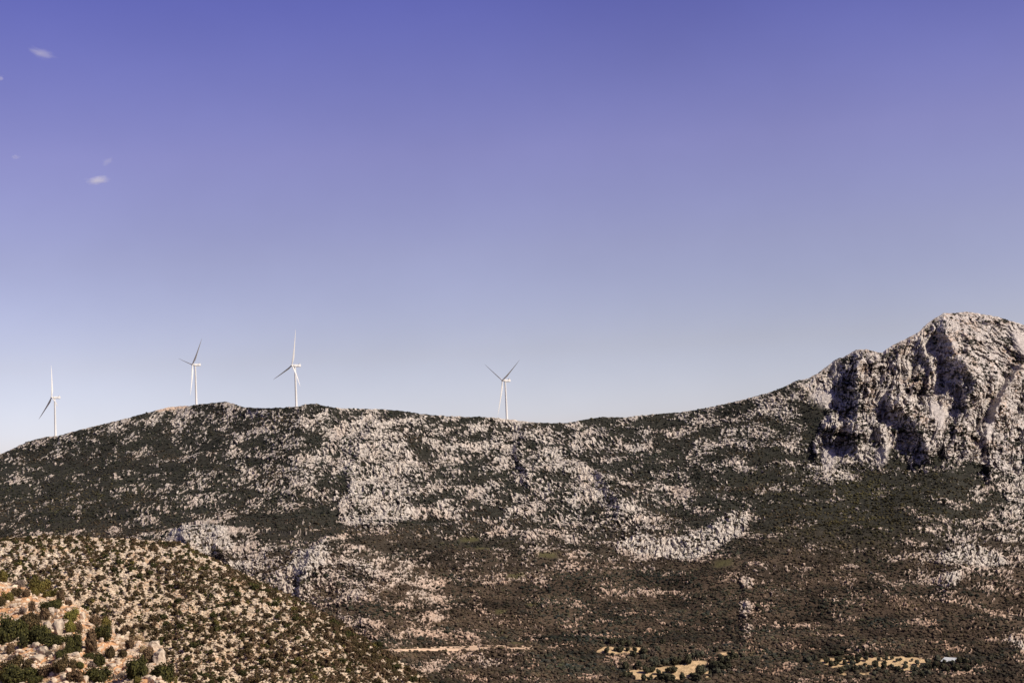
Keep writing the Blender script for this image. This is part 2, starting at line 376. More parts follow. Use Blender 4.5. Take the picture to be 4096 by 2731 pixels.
# streaks follow the bedding: rising to the right on the left flank, falling to the right in the middle
def streak(deg, lu, lv, seed, octs=4):
    a = math.radians(deg); u = Xp * math.cos(a) - Yp * math.sin(a); v = Xp * math.sin(a) + Yp * math.cos(a)
    wob = fbm(Xp / 60, Yp / 40, 2, seed + 5)
    return fbm(u / lu + wob * .8, v / lv + wob * 1.2, octs, seed, .56)
wL = sstep(1500, 1000, Xp) * sstep(2230, 2120, Yp); wR = sstep(3750, 3900, Xp) * sstep(1850, 1950, Yp)
wM = sstep(1000, 1500, Xp) * sstep(2750, 2450, Xp) * sstep(2250, 2050, Yp); wV = np.clip(1 - wL - wR - wM, 0, 1)
nz1 = (wL * streak(31, 18, 6, 201) + wR * streak(33, 22, 8, 221) + wM * streak(-24, 17, 7.5, 241) + wV * streak(2, 16, 6, 261)) / np.sqrt(wL ** 2 + wR ** 2 + wM ** 2 + wV ** 2)
nz2 = fbm(wx / 32, Yp / 45, 3, 31)
nn = rank01(nz1 + 0.8 * nz2)
rock = sstep(-0.035, 0.035, cover - nn)
rock = np.maximum(rock, SCREE)
FIELDS = [[(2490, 2692), (2526, 2678), (2568, 2677), (2622, 2669), (2672, 2665), (2731, 2657), (2776, 2640), (2833, 2642), (2830, 2654), (2806, 2669), (2764, 2708), (2717, 2720), (2684, 2708), (2627, 2705), (2612, 2723), (2544, 2723), (2538, 2702)],
          [(2380, 2604), (2416, 2580), (2455, 2584), (2508, 2586), (2568, 2583), (2562, 2595), (2547, 2613), (2494, 2604), (2460, 2611)],
          [(3272, 2641), (3295, 2630), (3371, 2628), (3444, 2624), (3490, 2628), (3581, 2620), (3657, 2622), (3710, 2636), (3726, 2660), (3657, 2664), (3646, 2695), (3619, 2683), (3543, 2660), (3467, 2680), (3463, 2657), (3379, 2664), (3333, 2672)],
          [(3340, 2698), (3390, 2690), (3400, 2684), (3388, 2700), (3350, 2702)], [(3425, 2694), (3480, 2690), (3490, 2698), (3440, 2702)],
          [(2846, 2604), (2880, 2612), (2960, 2610), (2950, 2622), (2890, 2622)], [(2820, 2690), (2845, 2680), (2838, 2720), (2815, 2705)], [(3780, 2625), (3820, 2632), (3870, 2634), (3900, 2642), (3840, 2645), (3790, 2632)],
          [(1580, 2512), (1700, 2500), (1710, 2506), (1640, 2516)], [(1480, 2440), (1600, 2452), (1640, 2468), (1560, 2456)], [(1900, 2328), (2040, 2330), (2070, 2336), (1950, 2338)]]
field = np.maximum.reduce([soft(p, 2) for p in FIELDS[:-3]])
field = np.where(field > .02, np.clip(field + .3 * fbm(wx / 4, wy / 8, 3, 301), 0, 1), 0)
earth = np.maximum.reduce([soft(p, 1) for p in FIELDS[-3:]]) * sstep(-.15, .1, fbm(wx / 7, wy / 10, 3, 302)); cover = np.maximum(cover, earth)
rock = np.maximum(rock, sstep(.3, .7, earth)) * (1 - sstep(.3, .7, field))
BARE = soft([(620, 1640), (690, 1622), (760, 1618), (740, 1636), (680, 1640), (640, 1650)], 2)
GREENP = [((2065, 2307), 38, 14), ((2190, 2232), 40, 10), ((1930, 2195), 30, 8), ((2005, 2445), 26, 10), ((2895, 2255), 40, 16), ((2070, 2575), 30, 8), ((3525, 1968), 20, 8), ((1880, 2150), 40, 9), ((2130, 2425), 26, 8)]
green = np.maximum.reduce([np.exp(-((Xp - c[0]) / rx) ** 4 - ((Yp - c[1]) / ry) ** 4) for c, rx, ry in GREENP])
soilness = np.clip(np.interp(Yp, [1700, 2000, 2300, 2550], [.10, .22, .55, .8]) * (1.25 - cover * 1.5) + .35 * fbm(wx / 22, wy / 40, 3, 77), 0, 1)
soilness = np.where(PEAK > .5, np.clip(.25 + 1.2 * fbm(wx / 25, wz / 25, 3, 78), 0, .8) * (nn > .55), soilness)

soilness = np.maximum(soilness, earth)
# relief of the bare rock
crag = saw(wx / 46 + 1.3 * fbm(wx / 70, wz / 60, 3, 41), .24) * 17 + saw(wx / 17 + 0.16 * wz / 17 + 1.1 * fbm(wx / 30, wz / 26, 3, 42), .27) * 9.5 + saw(wx / 7.0 - 0.2 * wz / 7 + 1.0 * fbm(wx / 13, wz / 26, 3, 43), .30) * 4.6 + saw(wx / 3.6 + 0.12 * wz / 3.6 + .9 * fbm(wx / 7, wz / 14, 2, 47), .35) * 2.0
strata = saw((wz + 0.5 * wx + 9 * fbm(wx / 50, wz / 50, 3, 44)) / 9.5, .6) * 3.6 + saw((wz + 0.42 * wx + 6 * fbm(wx / 40, wz / 40, 3, 45)) / 4.2, .6) * 2.4
right = sstep(3740, 3900, Xp) * sstep(1560, 1440, Yp)
wpx = 26 * fbm(Xp / 55, Yp / 70, 3, 401); wpy = 26 * fbm(Xp / 55, Yp / 70, 3, 402)
Xw, Yw = Xp + wpx + .22 * (Yp - 1550), Yp + wpy
ribs = 13 * ridge(Xw / 62, Yw / 170, 1, 411) + 8.5 * ridge(Xw / 27, Yw / 75, 1, 412) + 5.2 * ridge((Xw + wpx) / 12.5, Yw / 32, 1, 413) + 2.8 * ridge((Xw + wpx) / 6.5, Yw / 15, 1, 414)
ca_, sa_ = math.cos(.50), math.sin(.50); Ua, Va = Xp * ca_ + Yp * sa_ + wpx, -Xp * sa_ + Yp * ca_ + .7 * wpy
beds = 5.5 * ridge(Ua / 150, Va / 30, 1, 421) + 4.2 * saw(Va / 17 + .5 * fbm(Ua / 60, Va / 20, 2, 422), .7) + 2.6 * ridge(Ua / 36, Va / 9, 1, 423) + 1.6 * ridge(Ua / 16, Va / 6, 1, 424)
pk = np.flatnonzero(PEAKS.ravel() > .01); xr, yr, rr = (Xw + .6 * wpx).ravel()[pk], Yw.ravel()[pk], right.ravel()[pk]
ur, vr = (Ua + .3 * wpx).ravel()[pk], Va.ravel()[pk]
fr = (9 * facet(xr / 55, yr / 120, 431) + 8 * facet(xr / 22, yr / 50, 441) + 6.5 * facet(xr / 10.5, yr / 24, 451) + 2.6 * facet(xr / 5.5, yr / 11, 461)) * (1 - rr) + rr * (8 * facet(ur / 110, vr / 34, 471) + 6 * facet(ur / 48, vr / 14, 481) + 3.2 * facet(ur / 22, vr / 7, 491))
fac = np.zeros(Xp.size); fac[pk] = fr; fac = fac.reshape(Xp.shape)
right = np.maximum(right, .55 * sstep(3560, 3640, Xp) * sstep(1470, 1380, Yp))
rel = (.8 * ribs * (1 - right) + beds * right * .69 + .3 * crag * (1 - .5 * right) + .68 * fac) * (.6 + .5 * rank01(fbm(wx / 60, wz / 60, 3, 46)))
rel = PEAKS * (rel - np.average(rel, weights=PEAKS) - 5) * (1 - .95 * blur(SCREE, 2)) * np.clip(below / 40, .15, 1)
rel += (1 - PEAK) * rock * (ridge((Xp + wpx) / 19, (Yp + wpy) / 30, 2, 51) * 2.2 + facet((Xp + wpx) / 17, (Yp + wpy) / 24, 501) * 2.5 + facet((Xp + wpx) / 7.5, Yp / 10, 511) * 1.6) * (.4 + cover) * (1 - field) * np.clip(below / 12, .3, 1)
DD2 = DD - rel * 1.1
P = unproj(Xp, Yp, DD2)
bumpz = fbm(wx / 90, wy / 60, 4, 61) * 9 * (1 - PEAK) * np.clip(below / 200, 0, 1) * (1 - .8 * field) * np.clip((YBOT - Yp) / 300, .25, 1)
bumpz += rock * (1 - PEAK) * np.clip(ridge(wx / 9, wy / 12, 3, 62) * .9 + .4, 0, 2) * 1.3 * np.clip(below / 12, .25, 1)
bumpz += PEAK * (1 - .8 * SCREE) * fbm(wx / 5, wz / 7, 3, 63) * 1.2 * np.clip(below / 12, .4, 1)
P[..., 2] += bumpz
Pm = P.astype(np.float32)

# surface colours
v1 = fbm(wx / 14, wy / 14, 4, 71)[..., None]; v2 = fbm(wx / 5, wz / 3, 3, 72)[..., None]
crk = 1 - .6 * sstep(.62, .9, ridge(wx / 2.7, (wz + .4 * wy) / 4.2, 2, 73))[..., None]  # shadow of crevices painted as dark lines into the rock colour
c_rock = np.where(PEAK[..., None] > .4, np.array([.49, .445, .40]), np.array([.51, .46, .395])) * (1 + .22 * v1 + .36 * v2) * crk
c_soil = np.array([.42, .285, .195]) * (1 + .2 * v1)
tv = sstep(2050, 2350, Yp)[..., None]
c_scrub = (np.array([.030, .029, .022]) * (1 - tv) + np.array([.064, .045, .030]) * tv * np.clip(1 + 1.1 * fbm(wx / 55, Yp / 60, 4, 145), .5, 1.6)[..., None]) * (1 + .5 * v1)
c_grass = np.array([.52, .37, .205]) * (1 + .12 * v1 + .1 * v2)
c_green = np.array([.085, .078, .032]) * (1 + .3 * v2)
c_scree = np.array([.43, .39, .355]) * (1 + .15 * v2)
s_ = soilness[..., None]; r_ = rock[..., None]
bare = c_rock * (1 - s_) + c_soil * s_
colr = c_scrub * (1 - r_) + bare * r_
w = (SCREE * .9)[..., None]; colr = colr * (1 - w) + c_scree * w
w = sstep(.3, .7, field)[..., None]; colr = colr * (1 - w) + c_grass * w
w = green[..., None] * .8; colr = colr * (1 - w) + c_green * w
w = sstep(.3, .7, BARE)[..., None]; colr = colr * (1 - w) + np.array([.55, .42, .31]) * w
MCOL = np.clip(colr, .01, .8).astype(np.float32)

def grid_faces(ny, nx):
    i = np.arange(ny * nx).reshape(ny, nx)
    return np.stack([i[:-1, :-1], i[1:, :-1], i[1:, 1:], i[:-1, 1:]], -1).reshape(-1, 4)

def terrain(name, V, C, back, front, mat):
    """V: rows from the crest (row 0) down towards the viewer; back / front: lists of (distance, drop) rows added behind and before"""
    hd = V[..., :2] - CAM[:2]; hd = hd / np.linalg.norm(hd, axis=-1, keepdims=True)
    def row(src, dd, dz):
        q = src.copy(); q[:, :2] += hd[0] * dd if dd > 0 else hd[-1] * dd; q[:, 2] = np.maximum(q[:, 2] - dz, -6) if dz < 9000 else -6; return q
    rows = [row(V[0], d, z) for d, z in reversed(back)] + list(V) + [row(V[-1], -d, z) for d, z in front]
    cols = [C[0]] * len(back) + list(C) + [C[-1]] * len(front)
    A = np.stack(rows); B = np.stack(cols)
    return mesh_np(name, A.reshape(-1, 3), grid_faces(*A.shape[:2]), mat, smooth=False, colors=B.reshape(-1, 3))

BACK_D = [(6, .3), (14, .9), (30, 3), (60, 9), (120, 28), (220, 70), (380, 140), (700, 9999)]
o = terrain('mountain', Pm, MCOL, BACK_D, [(60, 6), (160, 12), (400, 9999)], M_MOUNT)
tag(o, kind='structure')

gv = np.array([[-15000, -3000, -4], [15000, -3000, -4], [15000, 26000, -4], [-15000, 26000, -4]], float)
tag(mesh_np('ground', gv, np.array([[0, 1, 2, 3]]), M_GROUND), kind='structure')

# ------------------------------------------------------------------ near hill and foreground slope
def layer(sil, dep, x0, x1, nx, ny, ybot, round_h, round_k, slope, relief, seed, ybot_far=None):
    xs = np.linspace(x0, x1, nx); ys = sil(xs)
    t = np.linspace(0, 1, ny)
    X = np.repeat(xs[None], ny, 0); Y = ys[None] + (ybot - ys[None]) * t[:, None] ** 1.15
    T = Y - ys[None]
    D = dep(X) - round_h * (1 - np.exp(-T / round_k)) - slope * T
    P = unproj(X, Y, D)
    P[..., 2] += relief(P[..., 0], P[..., 1], T)
    return X, Y, T, D, P

SIL_B = curve([(-700, 2200), (-300, 2170), (0, 2154), (116, 2147), (232, 2144), (348, 2147), (494, 2154), (639, 2166), (708, 2168), (749, 2179), (784, 2205), (859, 2234), (900, 2261), (958, 2293), (999, 2313), (1074, 2342), (1150, 2377), (1219, 2409),
               (1278, 2446), (1365, 2490), (1395, 2516), (1453, 2548), (1511, 2580), (1558, 2618), (1610, 2658), (1668, 2699), (1714, 2728), (1900, 2850), (2100, 2990)])
DEP_B = curve([(-700, 430), (0, 430), (700, 415), (1300, 370), (1700, 340), (2100, 320)])
def relB(x, y, T):
    f = np.clip(T / 30, .25, 1)
    return f * (fbm(x / 22, y / 22, 4, 101) * 2.2 + ridge(x / 6, y / 7, 3, 102) * .55 + saw(x / 2.6 + .5 * y / 2.6 + fbm(x / 4, y / 4, 3, 103) * 1.2, .35) * .35 + fbm(x / 1.1, y / 1.1, 2, 104) * .28)
XB, YB, TB, DB, PB = layer(SIL_B, DEP_B, -600, 2090, 900, 420, 3050, 22, 45, .145, relB, 1)
bx, by = PB[..., 0], PB[..., 1]
b1 = fbm(bx / 3, by / 3, 4, 111)[..., None]; b2 = fbm(bx / 1.2, by / 1.2, 3, 112)[..., None]
bscr = sstep(.48, .60, rank01(fbm((XB * .8 - YB * .6) / 20, (XB * .6 + YB * .8) / 34, 4, 113, .6) + .3 * fbm(bx / 28, by / 28, 2, 114)) + np.interp(XB, [0, 900, 1700], [-.02, .06, .26]))
bsoil = sstep(.5, .8, rank01(fbm(bx / 6, by / 6, 3, 115)) + np.interp(YB - 2150, [0, 500], [-.15, .12]))[..., None]
tb_ = sstep(60, 300, TB)[..., None]
cB = ((np.array([.55, .465, .36]) * (1 - tb_) + np.array([.555, .44, .305]) * tb_) * (1 + .25 * b1 + .35 * b2)) * (1 - bsoil) + bsoil * np.array([.44, .30, .185]) * (1 + .2 * b1 + .3 * b2)
sB = (bscr * .7)[..., None]
cB = cB * (1 - sB) + sB * np.array([.125, .085, .048]) * (1 + .4 * b2)
BACK_N = [(2, .3), (6, 1.4), (14, 5), (40, 20), (90, 55), (170, 110), (260, 9999)]
tag(terrain('near_hill', PB.astype(np.float32), np.clip(cB, .02, .8).astype(np.float32), BACK_N, [(40, 12), (110, 9999)], M_HILL), kind='structure')

SIL_A = curve([(-500, 2290), (-200, 2300), (0, 2314), (40, 2330), (101, 2344), (184, 2382), (264, 2390), (294, 2408), (340, 2445), (380, 2480), (429, 2513), (478, 2546), (552, 2560), (592, 2572), (641, 2592), (659, 2650), (690, 2700), (740, 2765), (820, 2860), (1000, 3060)])
DEP_A = curve([(-500, 235), (0, 215), (350, 195), (650, 172), (1000, 150)])
def relA(x, y, T):
    f = np.clip(T / 40, .2, 1)
    return f * (fbm(x / 9, y / 9, 4, 121) * .9 + fbm(x / 1.6, y / 1.6, 3, 122) * .22 + ridge(x / 3.1, y / 3.1, 2, 123) * .18)
XA, YA, TA, DA, PA = layer(SIL_A, DEP_A, -500, 900, 620, 460, 3500, 10, 30, .115, relA, 2)
ax_, ay_ = PA[..., 0], PA[..., 1]
a1 = fbm(ax_ / 2.5, ay_ / 2.5, 4, 131)[..., None]; a2 = fbm(ax_ / .7, ay_ / .7, 3, 132)[..., None]
arock = sstep(.66, .84, rank01(fbm(ax_ / 3.4, ay_ / 3.4, 4, 133, .6)))[..., None]
adry = sstep(.58, .80, rank01(fbm(ax_ / 4 + 30, ay_ / 4, 3, 134)) + np.interp(XA, [0, 700], [-.12, .1]))[..., None]
cA = (np.array([.62, .35, .175]) * (1 + .2 * a1 + .25 * a2)) * (1 - arock) + arock * np.array([.57, .46, .345]) * (1 + .25 * a1 + .3 * a2)
cA = cA * (1 - .7 * adry) + .7 * adry * np.array([.36, .26, .16]) * (1 + .4 * a2)
tag(terrain('foreground_slope', PA.astype(np.float32), np.clip(cA, .02, .8).astype(np.float32), BACK_N, [(20, 4), (60, 14), (120, 9999)], M_SLOPE), kind='structure')

class Surf:
    """find the surface point seen at a photo pixel"""
    def __init__(s, X, Y, P):
        s.P = P; px, py, _ = proj(P); s.px, s.py = px, py; s.xs = X[0]
    def at(s, x, y):
        j = int(np.clip(np.searchsorted(s.xs, x), 2, len(s.xs) - 3))
        w = 6
        sub = (slice(None), slice(max(0, j - w), j + w))
        d = (s.px[sub] - x) ** 2 + (s.py[sub] - y) ** 2
        i = np.unravel_index(np.argmin(d), d.shape)
        return s.P[i[0], max(0, j - w) + i[1]].copy()
SD, SB, SA = Surf(Xp, Yp, P), Surf(XB, YB, PB), Surf(XA, YA, PA)

# ------------------------------------------------------------------ plant and stone shapes
def icos(sub):
    import bmesh
    bm = bmesh.new(); bmesh.ops.create_icosphere(bm, subdivisions=sub, radius=1)
    v = np.array([q.co[:] for q in bm.verts]); f = np.array([[a.index for a in q.verts] for q in bm.faces]); bm.free()
    return v, f
I1, F1 = icos(1); I2, F2 = icos(2); I3, F3 = icos(3)

def scatter_mesh(pts, size, colors, nvar, base_v, base_f, jit, squash, seed, cjit=.25, sink=.25, lean=None):
    """one mesh of many small lumps (stuff)"""
    r = np.random.default_rng(seed); n = len(pts); m = len(base_v)
    var = [base_v * (1 + jit * (r.random((m, 1)) - .5) * 2) for _ in range(nvar)]
    var = np.stack(var); V = var[r.integers(0, nvar, n)]
    a = r.random(n) * 2 * math.pi; ca, sa = np.cos(a)[:, None], np.sin(a)[:, None]
    x = V[..., 0] * ca - V[..., 1] * sa; y = V[..., 0] * sa + V[..., 1] * ca
    ex = (1 + .5 * (r.random(n) - .5))[:, None]
    sz = size[:, None]
    Q = np.stack([x * sz * ex, y * sz, V[..., 2] * sz * (squash * (.75 + .5 * r.random(n)))[:, None] + sz * squash * (1 - sink) * .6], -1) + pts[:, None, :]
    C = colors[:, None, :] * (1 + cjit * (r.random((n, m, 1)) - .5) * 2)
    Fc = base_f[None] + (np.arange(n) * m)[:, None, None]
    return Q.reshape(-1, 3), Fc.reshape(-1, 3), C.reshape(-1, 3)

# scrub covering the mountain
def bush_colors(x, y, wxs, wys, r):
    n = len(x)
    g = np.array([.023, .026, .017]); br = np.array([.066, .046, .030]); ol = np.array([.058, .050, .019]); bl = np.array([.019, .024, .023])
    tb = np.clip(np.interp(y, [1900, 2200, 2600], [.08, .50, .68]) + - .45 * np.exp(-((x - 2650) / 300) ** 2 - ((y - 2420) / 160) ** 2) + 1.3 * fbm(wxs / 80, y / 60, 3, 141) + .25 * r.standard_normal(n), 0, 1)
    to = np.clip(np.exp(-((x - 3450) / 420) ** 2 - ((y - 2020) / 190) ** 2) * .85 + .35 * np.exp(-((x - 300) / 350) ** 2 - ((y - 2000) / 120) ** 2) + .15 * np.exp(-((x - 1900) / 300) ** 2 - ((y - 2150) / 60) ** 2) + .2 * r.standard_normal(n), 0, 1)
    c = g + (bl - g) * np.clip(r.random(n) * 1.2 - .4, 0, 1)[:, None]
    c = c * (1 - tb[:, None]) + br * tb[:, None]; c = c * (1 - to[:, None]) + ol * to[:, None]
    tone = 1 + 1.2 * fbm(wxs / 55, y / 60, 4, 145) + .35 * fbm(wxs / 14, y / 18, 2, 146)
    return c * ((.7 + .7 * r.random(n)) * np.clip(tone, .45, 1.8))[:, None]

rs = np.random.default_rng(20)
vis = (Xp > -250) & (Xp < 4350) & (Yp < np.maximum(0, np.where(Xp < 2100, SIL_B(Xp), 9999)) + 90) & (Yp < 2760) & (below > 1.5)
scrub = (1 - rock) * vis * (1 - sstep(.1, .4, field)) * (1 - SCREE) * (1 - .85 * green) * (1 - BARE)
pidx = np.flatnonzero(scrub.ravel() > .7)
N = 100000
wgt = (Yp.ravel()[pidx] > 0) * 1.0
pick = rs.choice(pidx, N, replace=True)
pt = Pm.reshape(-1, 3)[pick].astype(float) + np.c_[rs.normal(0, .8, (N, 2)), np.zeros(N)]
pxs, pys = Xp.ravel()[pick], Yp.ravel()[pick]
siz = (.55 + 1.45 * rs.random(N) ** 3) * np.interp(pys, [1650, 2300, 2500, 2700], [.80, .85, .95, 1.2])
bc = bush_colors(pxs, pys, pt[:, 0], pt[:, 1], rs)
lo = pys < 2330
v, f, c = scatter_mesh(pt[lo], siz[lo], bc[lo], 9, I1, F1, .35, .72, 21)
tag(mesh_np('mountain_scrub', v, f, M_TINT, colors=np.clip(c, 0, 1)), 'dark green evergreen scrub covering the far mountain slopes', 'scrub', kind='stuff')
v, f, c = scatter_mesh(pt[~lo], siz[~lo], bc[~lo], 9, I2, F2, .28, .60, 22)
tag(mesh_np('valley_scrub', v, f, M_TINT, colors=np.clip(c, 0, 1)), 'brownish green scrub covering the valley floor below the mountain', 'scrub', kind='stuff')
# few dark bushes on the bare rock
kn = fbm(wx / 26, wz / 20, 3, 151)
pidx = np.flatnonzero(((rock > .5) & vis & (SCREE < .4) & (kn > .05)).ravel()); N = 4200
pick = rs.choice(pidx, N); pt = Pm.reshape(-1, 3)[pick].astype(float)
bc = bush_colors(Xp.ravel()[pick], Yp.ravel()[pick], pt[:, 0], pt[:, 1], rs)
v, f, c = scatter_mesh(pt, .5 + 1.7 * rs.random(N) ** 2.5, bc, 9, I1, F1, .35, .75, 23)
tag(mesh_np('cliff_scrub', v, f, M_TINT, colors=np.clip(c, 0, 1)), 'small dark bushes dotted over the bare grey cliffs and outcrops', 'scrub', kind='stuff')

# ------------------------------------------------------------------ leafy shrubs, dry shrubs, trees, boulders: one of each kind, copied
def leafy(seed, n, lobes, leaf, spread=(1, 1, .8), mat_cols=((.05, .06, .02), (.09, .09, .03)), core=.72, up=.25):
    """crown of leaf-size faces over a lumpy core, unit radius, standing on z=0"""
    r = np.random.default_rng(seed)
    cen = r.normal(0, .42, (lobes, 3)) * [1, 1, .55]; cen[:, 2] = np.abs(cen[:, 2]) * .9 + .38; rad = .36 + .24 * r.random(lobes)
    cen[0] = (0, 0, .42); rad[0] = .58
    li = r.integers(0, lobes, n); d = r.normal(0, 1, (n, 3)); d /= np.linalg.norm(d, axis=1, keepdims=True)
    p = cen[li] + d * (rad[li] * (.72 + .36 * r.random(n)))[:, None]
    p[:, 2] = np.maximum(p[:, 2], .03)
    nr = d + r.normal(0, .6, (n, 3)) + [0, 0, up]; nr /= np.linalg.norm(nr, axis=1, keepdims=True)
    t = np.cross(nr, r.normal(0, 1, (n, 3))); t /= np.linalg.norm(t, axis=1, keepdims=True); b = np.cross(nr, t)
    s = (leaf * (.6 + .8 * r.random(n)))[:, None]
    V = np.stack([p - t * s - b * s * .55, p + t * s - b * s * .55, p + t * s * .5 + b * s * .75 + nr * s * .25, p - t * s * .6 + b * s * .7], 1).reshape(-1, 3)
    Fq = np.arange(4 * n).reshape(-1, 4); tri = np.r_[Fq[:, [0, 1, 2]], Fq[:, [0, 2, 3]]]
    a, bcol = np.array(mat_cols[0]), np.array(mat_cols[1])
    k = r.random(n)[:, None] ** 1.5; clump = (.75 + .5 * r.random(lobes))[li][:, None]
    C = np.repeat((a * (1 - k) + bcol * k) * clump, 4, 0)
    vs, fs, cs = [V], [tri], [C]; off = len(V)
    for q in range(lobes):
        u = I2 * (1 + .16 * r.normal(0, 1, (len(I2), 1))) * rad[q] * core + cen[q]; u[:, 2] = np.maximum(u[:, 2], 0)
        vs.append(u); fs.append(F2 + off); off += len(u); cs.append(np.repeat((a * .8)[None], len(u), 0))  # core coloured darker to stand in for shade between the leaves
    V = np.concatenate(vs) * spread
    return V, np.concatenate(fs), np.clip(np.concatenate(cs), 0, 1)

def twiggy(seed, n, dense=1.0, c1=(.11, .08, .055), c2=(.22, .17, .12), spread=(1, 1, .8), w=.018):
    r = np.random.default_rng(seed); V = []; C = []
    d = r.normal(0, 1, (n, 3)); d[:, 2] = np.abs(d[:, 2]) * .9 + .15; d /= np.linalg.norm(d, axis=1, keepdims=True)
    st = r.normal(0, .22, (n, 3)) * [1, 1, 0]; L = .45 + .6 * r.random(n)
    st = st + d * (L * .55 * r.random(n))[:, None]
    e = d + r.normal(0, .35, (n, 3)); e /= np.linalg.norm(e, axis=1, keepdims=True)
    en = st + e * (L * .5)[:, None]; en[:, 2] = np.maximum(en[:, 2], .02)
    s = np.cross(e, r.normal(0, 1, (n, 3))); s /= np.linalg.norm(s, axis=1, keepdims=True); s = s * (w * (.6 + r.random(n)))[:, None]
    V = np.stack([st - s, st + s, en + s * .3], 1).reshape(-1, 3); F = np.arange(3 * n).reshape(-1, 3)
    k = r.random(n)[:, None]; C = np.repeat(np.array(c1) * (1 - k) + np.array(c2) * k, 3, 0)
    return V * spread, F, C

def stems(seed, n, h, w=.05):
    r = np.random.default_rng(seed); V = []; F = []
    for i in range(n):
        a = r.random() * 6.283; tip = np.array([math.cos(a) * .5 * r.random(), math.sin(a) * .5 * r.random(), h * (.7 + .4 * r.random())]); b = np.array([.06 * math.cos(a), .06 * math.sin(a), -.12])
        o = len(V); q = 5
        for z, (p, ww) in enumerate(((b, w), ((b + tip) / 2 + r.normal(0, .03, 3), w * .75), (tip, w * .35))):
            for j in range(q): V.append(p + ww * np.array([math.cos(j * 6.283 / q), math.sin(j * 6.283 / q), 0]))
        for z in range(2):
            for j in range(q):
                A_, B_ = o + z * q + j, o + z * q + (j + 1) % q
                F += [[A_, B_, B_ + q], [A_, B_ + q, A_ + q]]
    return np.array(V), np.array(F)

def merge(*parts):
    vs, fs, cs = [], [], []; off = 0
    for V, F, C in parts: vs.append(V); fs.append(F + off); cs.append(C); off += len(V)
    return np.concatenate(vs), np.concatenate(fs), np.concatenate(cs)

GREEN = ((.028, .029, .010), (.080, .074, .020)); OLIVE = ((.075, .065, .018), (.165, .130, .035)); YGREEN = ((.09, .085, .02), (.20, .175, .04))
BROWN = ((.070, .046, .025), (.170, .112, .062)); GREY = ((.15, .115, .09), (.27, .21, .165)); TAN = ((.30, .22, .12), (.47, .35, .20)); BRGR = ((.046, .034, .016), (.112, .078, .034))
LOOK = {'g': (GREEN, 'dark green'), 'o': (OLIVE, 'olive green'), 'y': (YGREEN, 'yellowish green'), 'b': (BROWN, 'dry brown'), 'p': (GREY, 'pale grey brown'), 't': (TAN, 'straw coloured'), 'm': (BRGR, 'brownish green')}
def foliage_mesh(kind, seed, n):
    cols = LOOK[kind][0]
    if kind in 'goym': V = leafy(seed, n, 9, .062 if n > 500 else .13, (1, 1, .95), cols, .62); V = merge(V, twiggy(seed + 3, n // 6, 1, cols[0], (.16, .12, .07), w=.014)) if n > 500 else V
    elif kind == 'b': V = merge(leafy(seed, n // 2, 7, .08 if n > 500 else .13, (1, 1, .95), cols, .6), twiggy(seed + 1, n // 2, 1, (.06, .045, .03), (.19, .14, .095)))
    else: V = merge(twiggy(seed + 1, n, 1, cols[0], cols[1], w=.022), leafy(seed, n // 5, 5, .07, (1, 1, .8), cols, .45))
    return mesh_np('foliage', V[0], V[1], M_TINT, link=False, colors=V[2])
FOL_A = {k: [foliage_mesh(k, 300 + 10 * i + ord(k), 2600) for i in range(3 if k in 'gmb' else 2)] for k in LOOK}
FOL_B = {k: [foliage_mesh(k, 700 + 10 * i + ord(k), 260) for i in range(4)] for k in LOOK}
sv_, sf_ = stems(5, 7, .55); STEM = mesh_np('stem', sv_, sf_, M_BARK, link=False)

def part(name, me, parent):
    o = bpy.data.objects.new(name, me); COL.objects.link(o); o.parent = parent; return o

def where(px, py):
    """plain words for a place on the near slopes"""
    return px, py

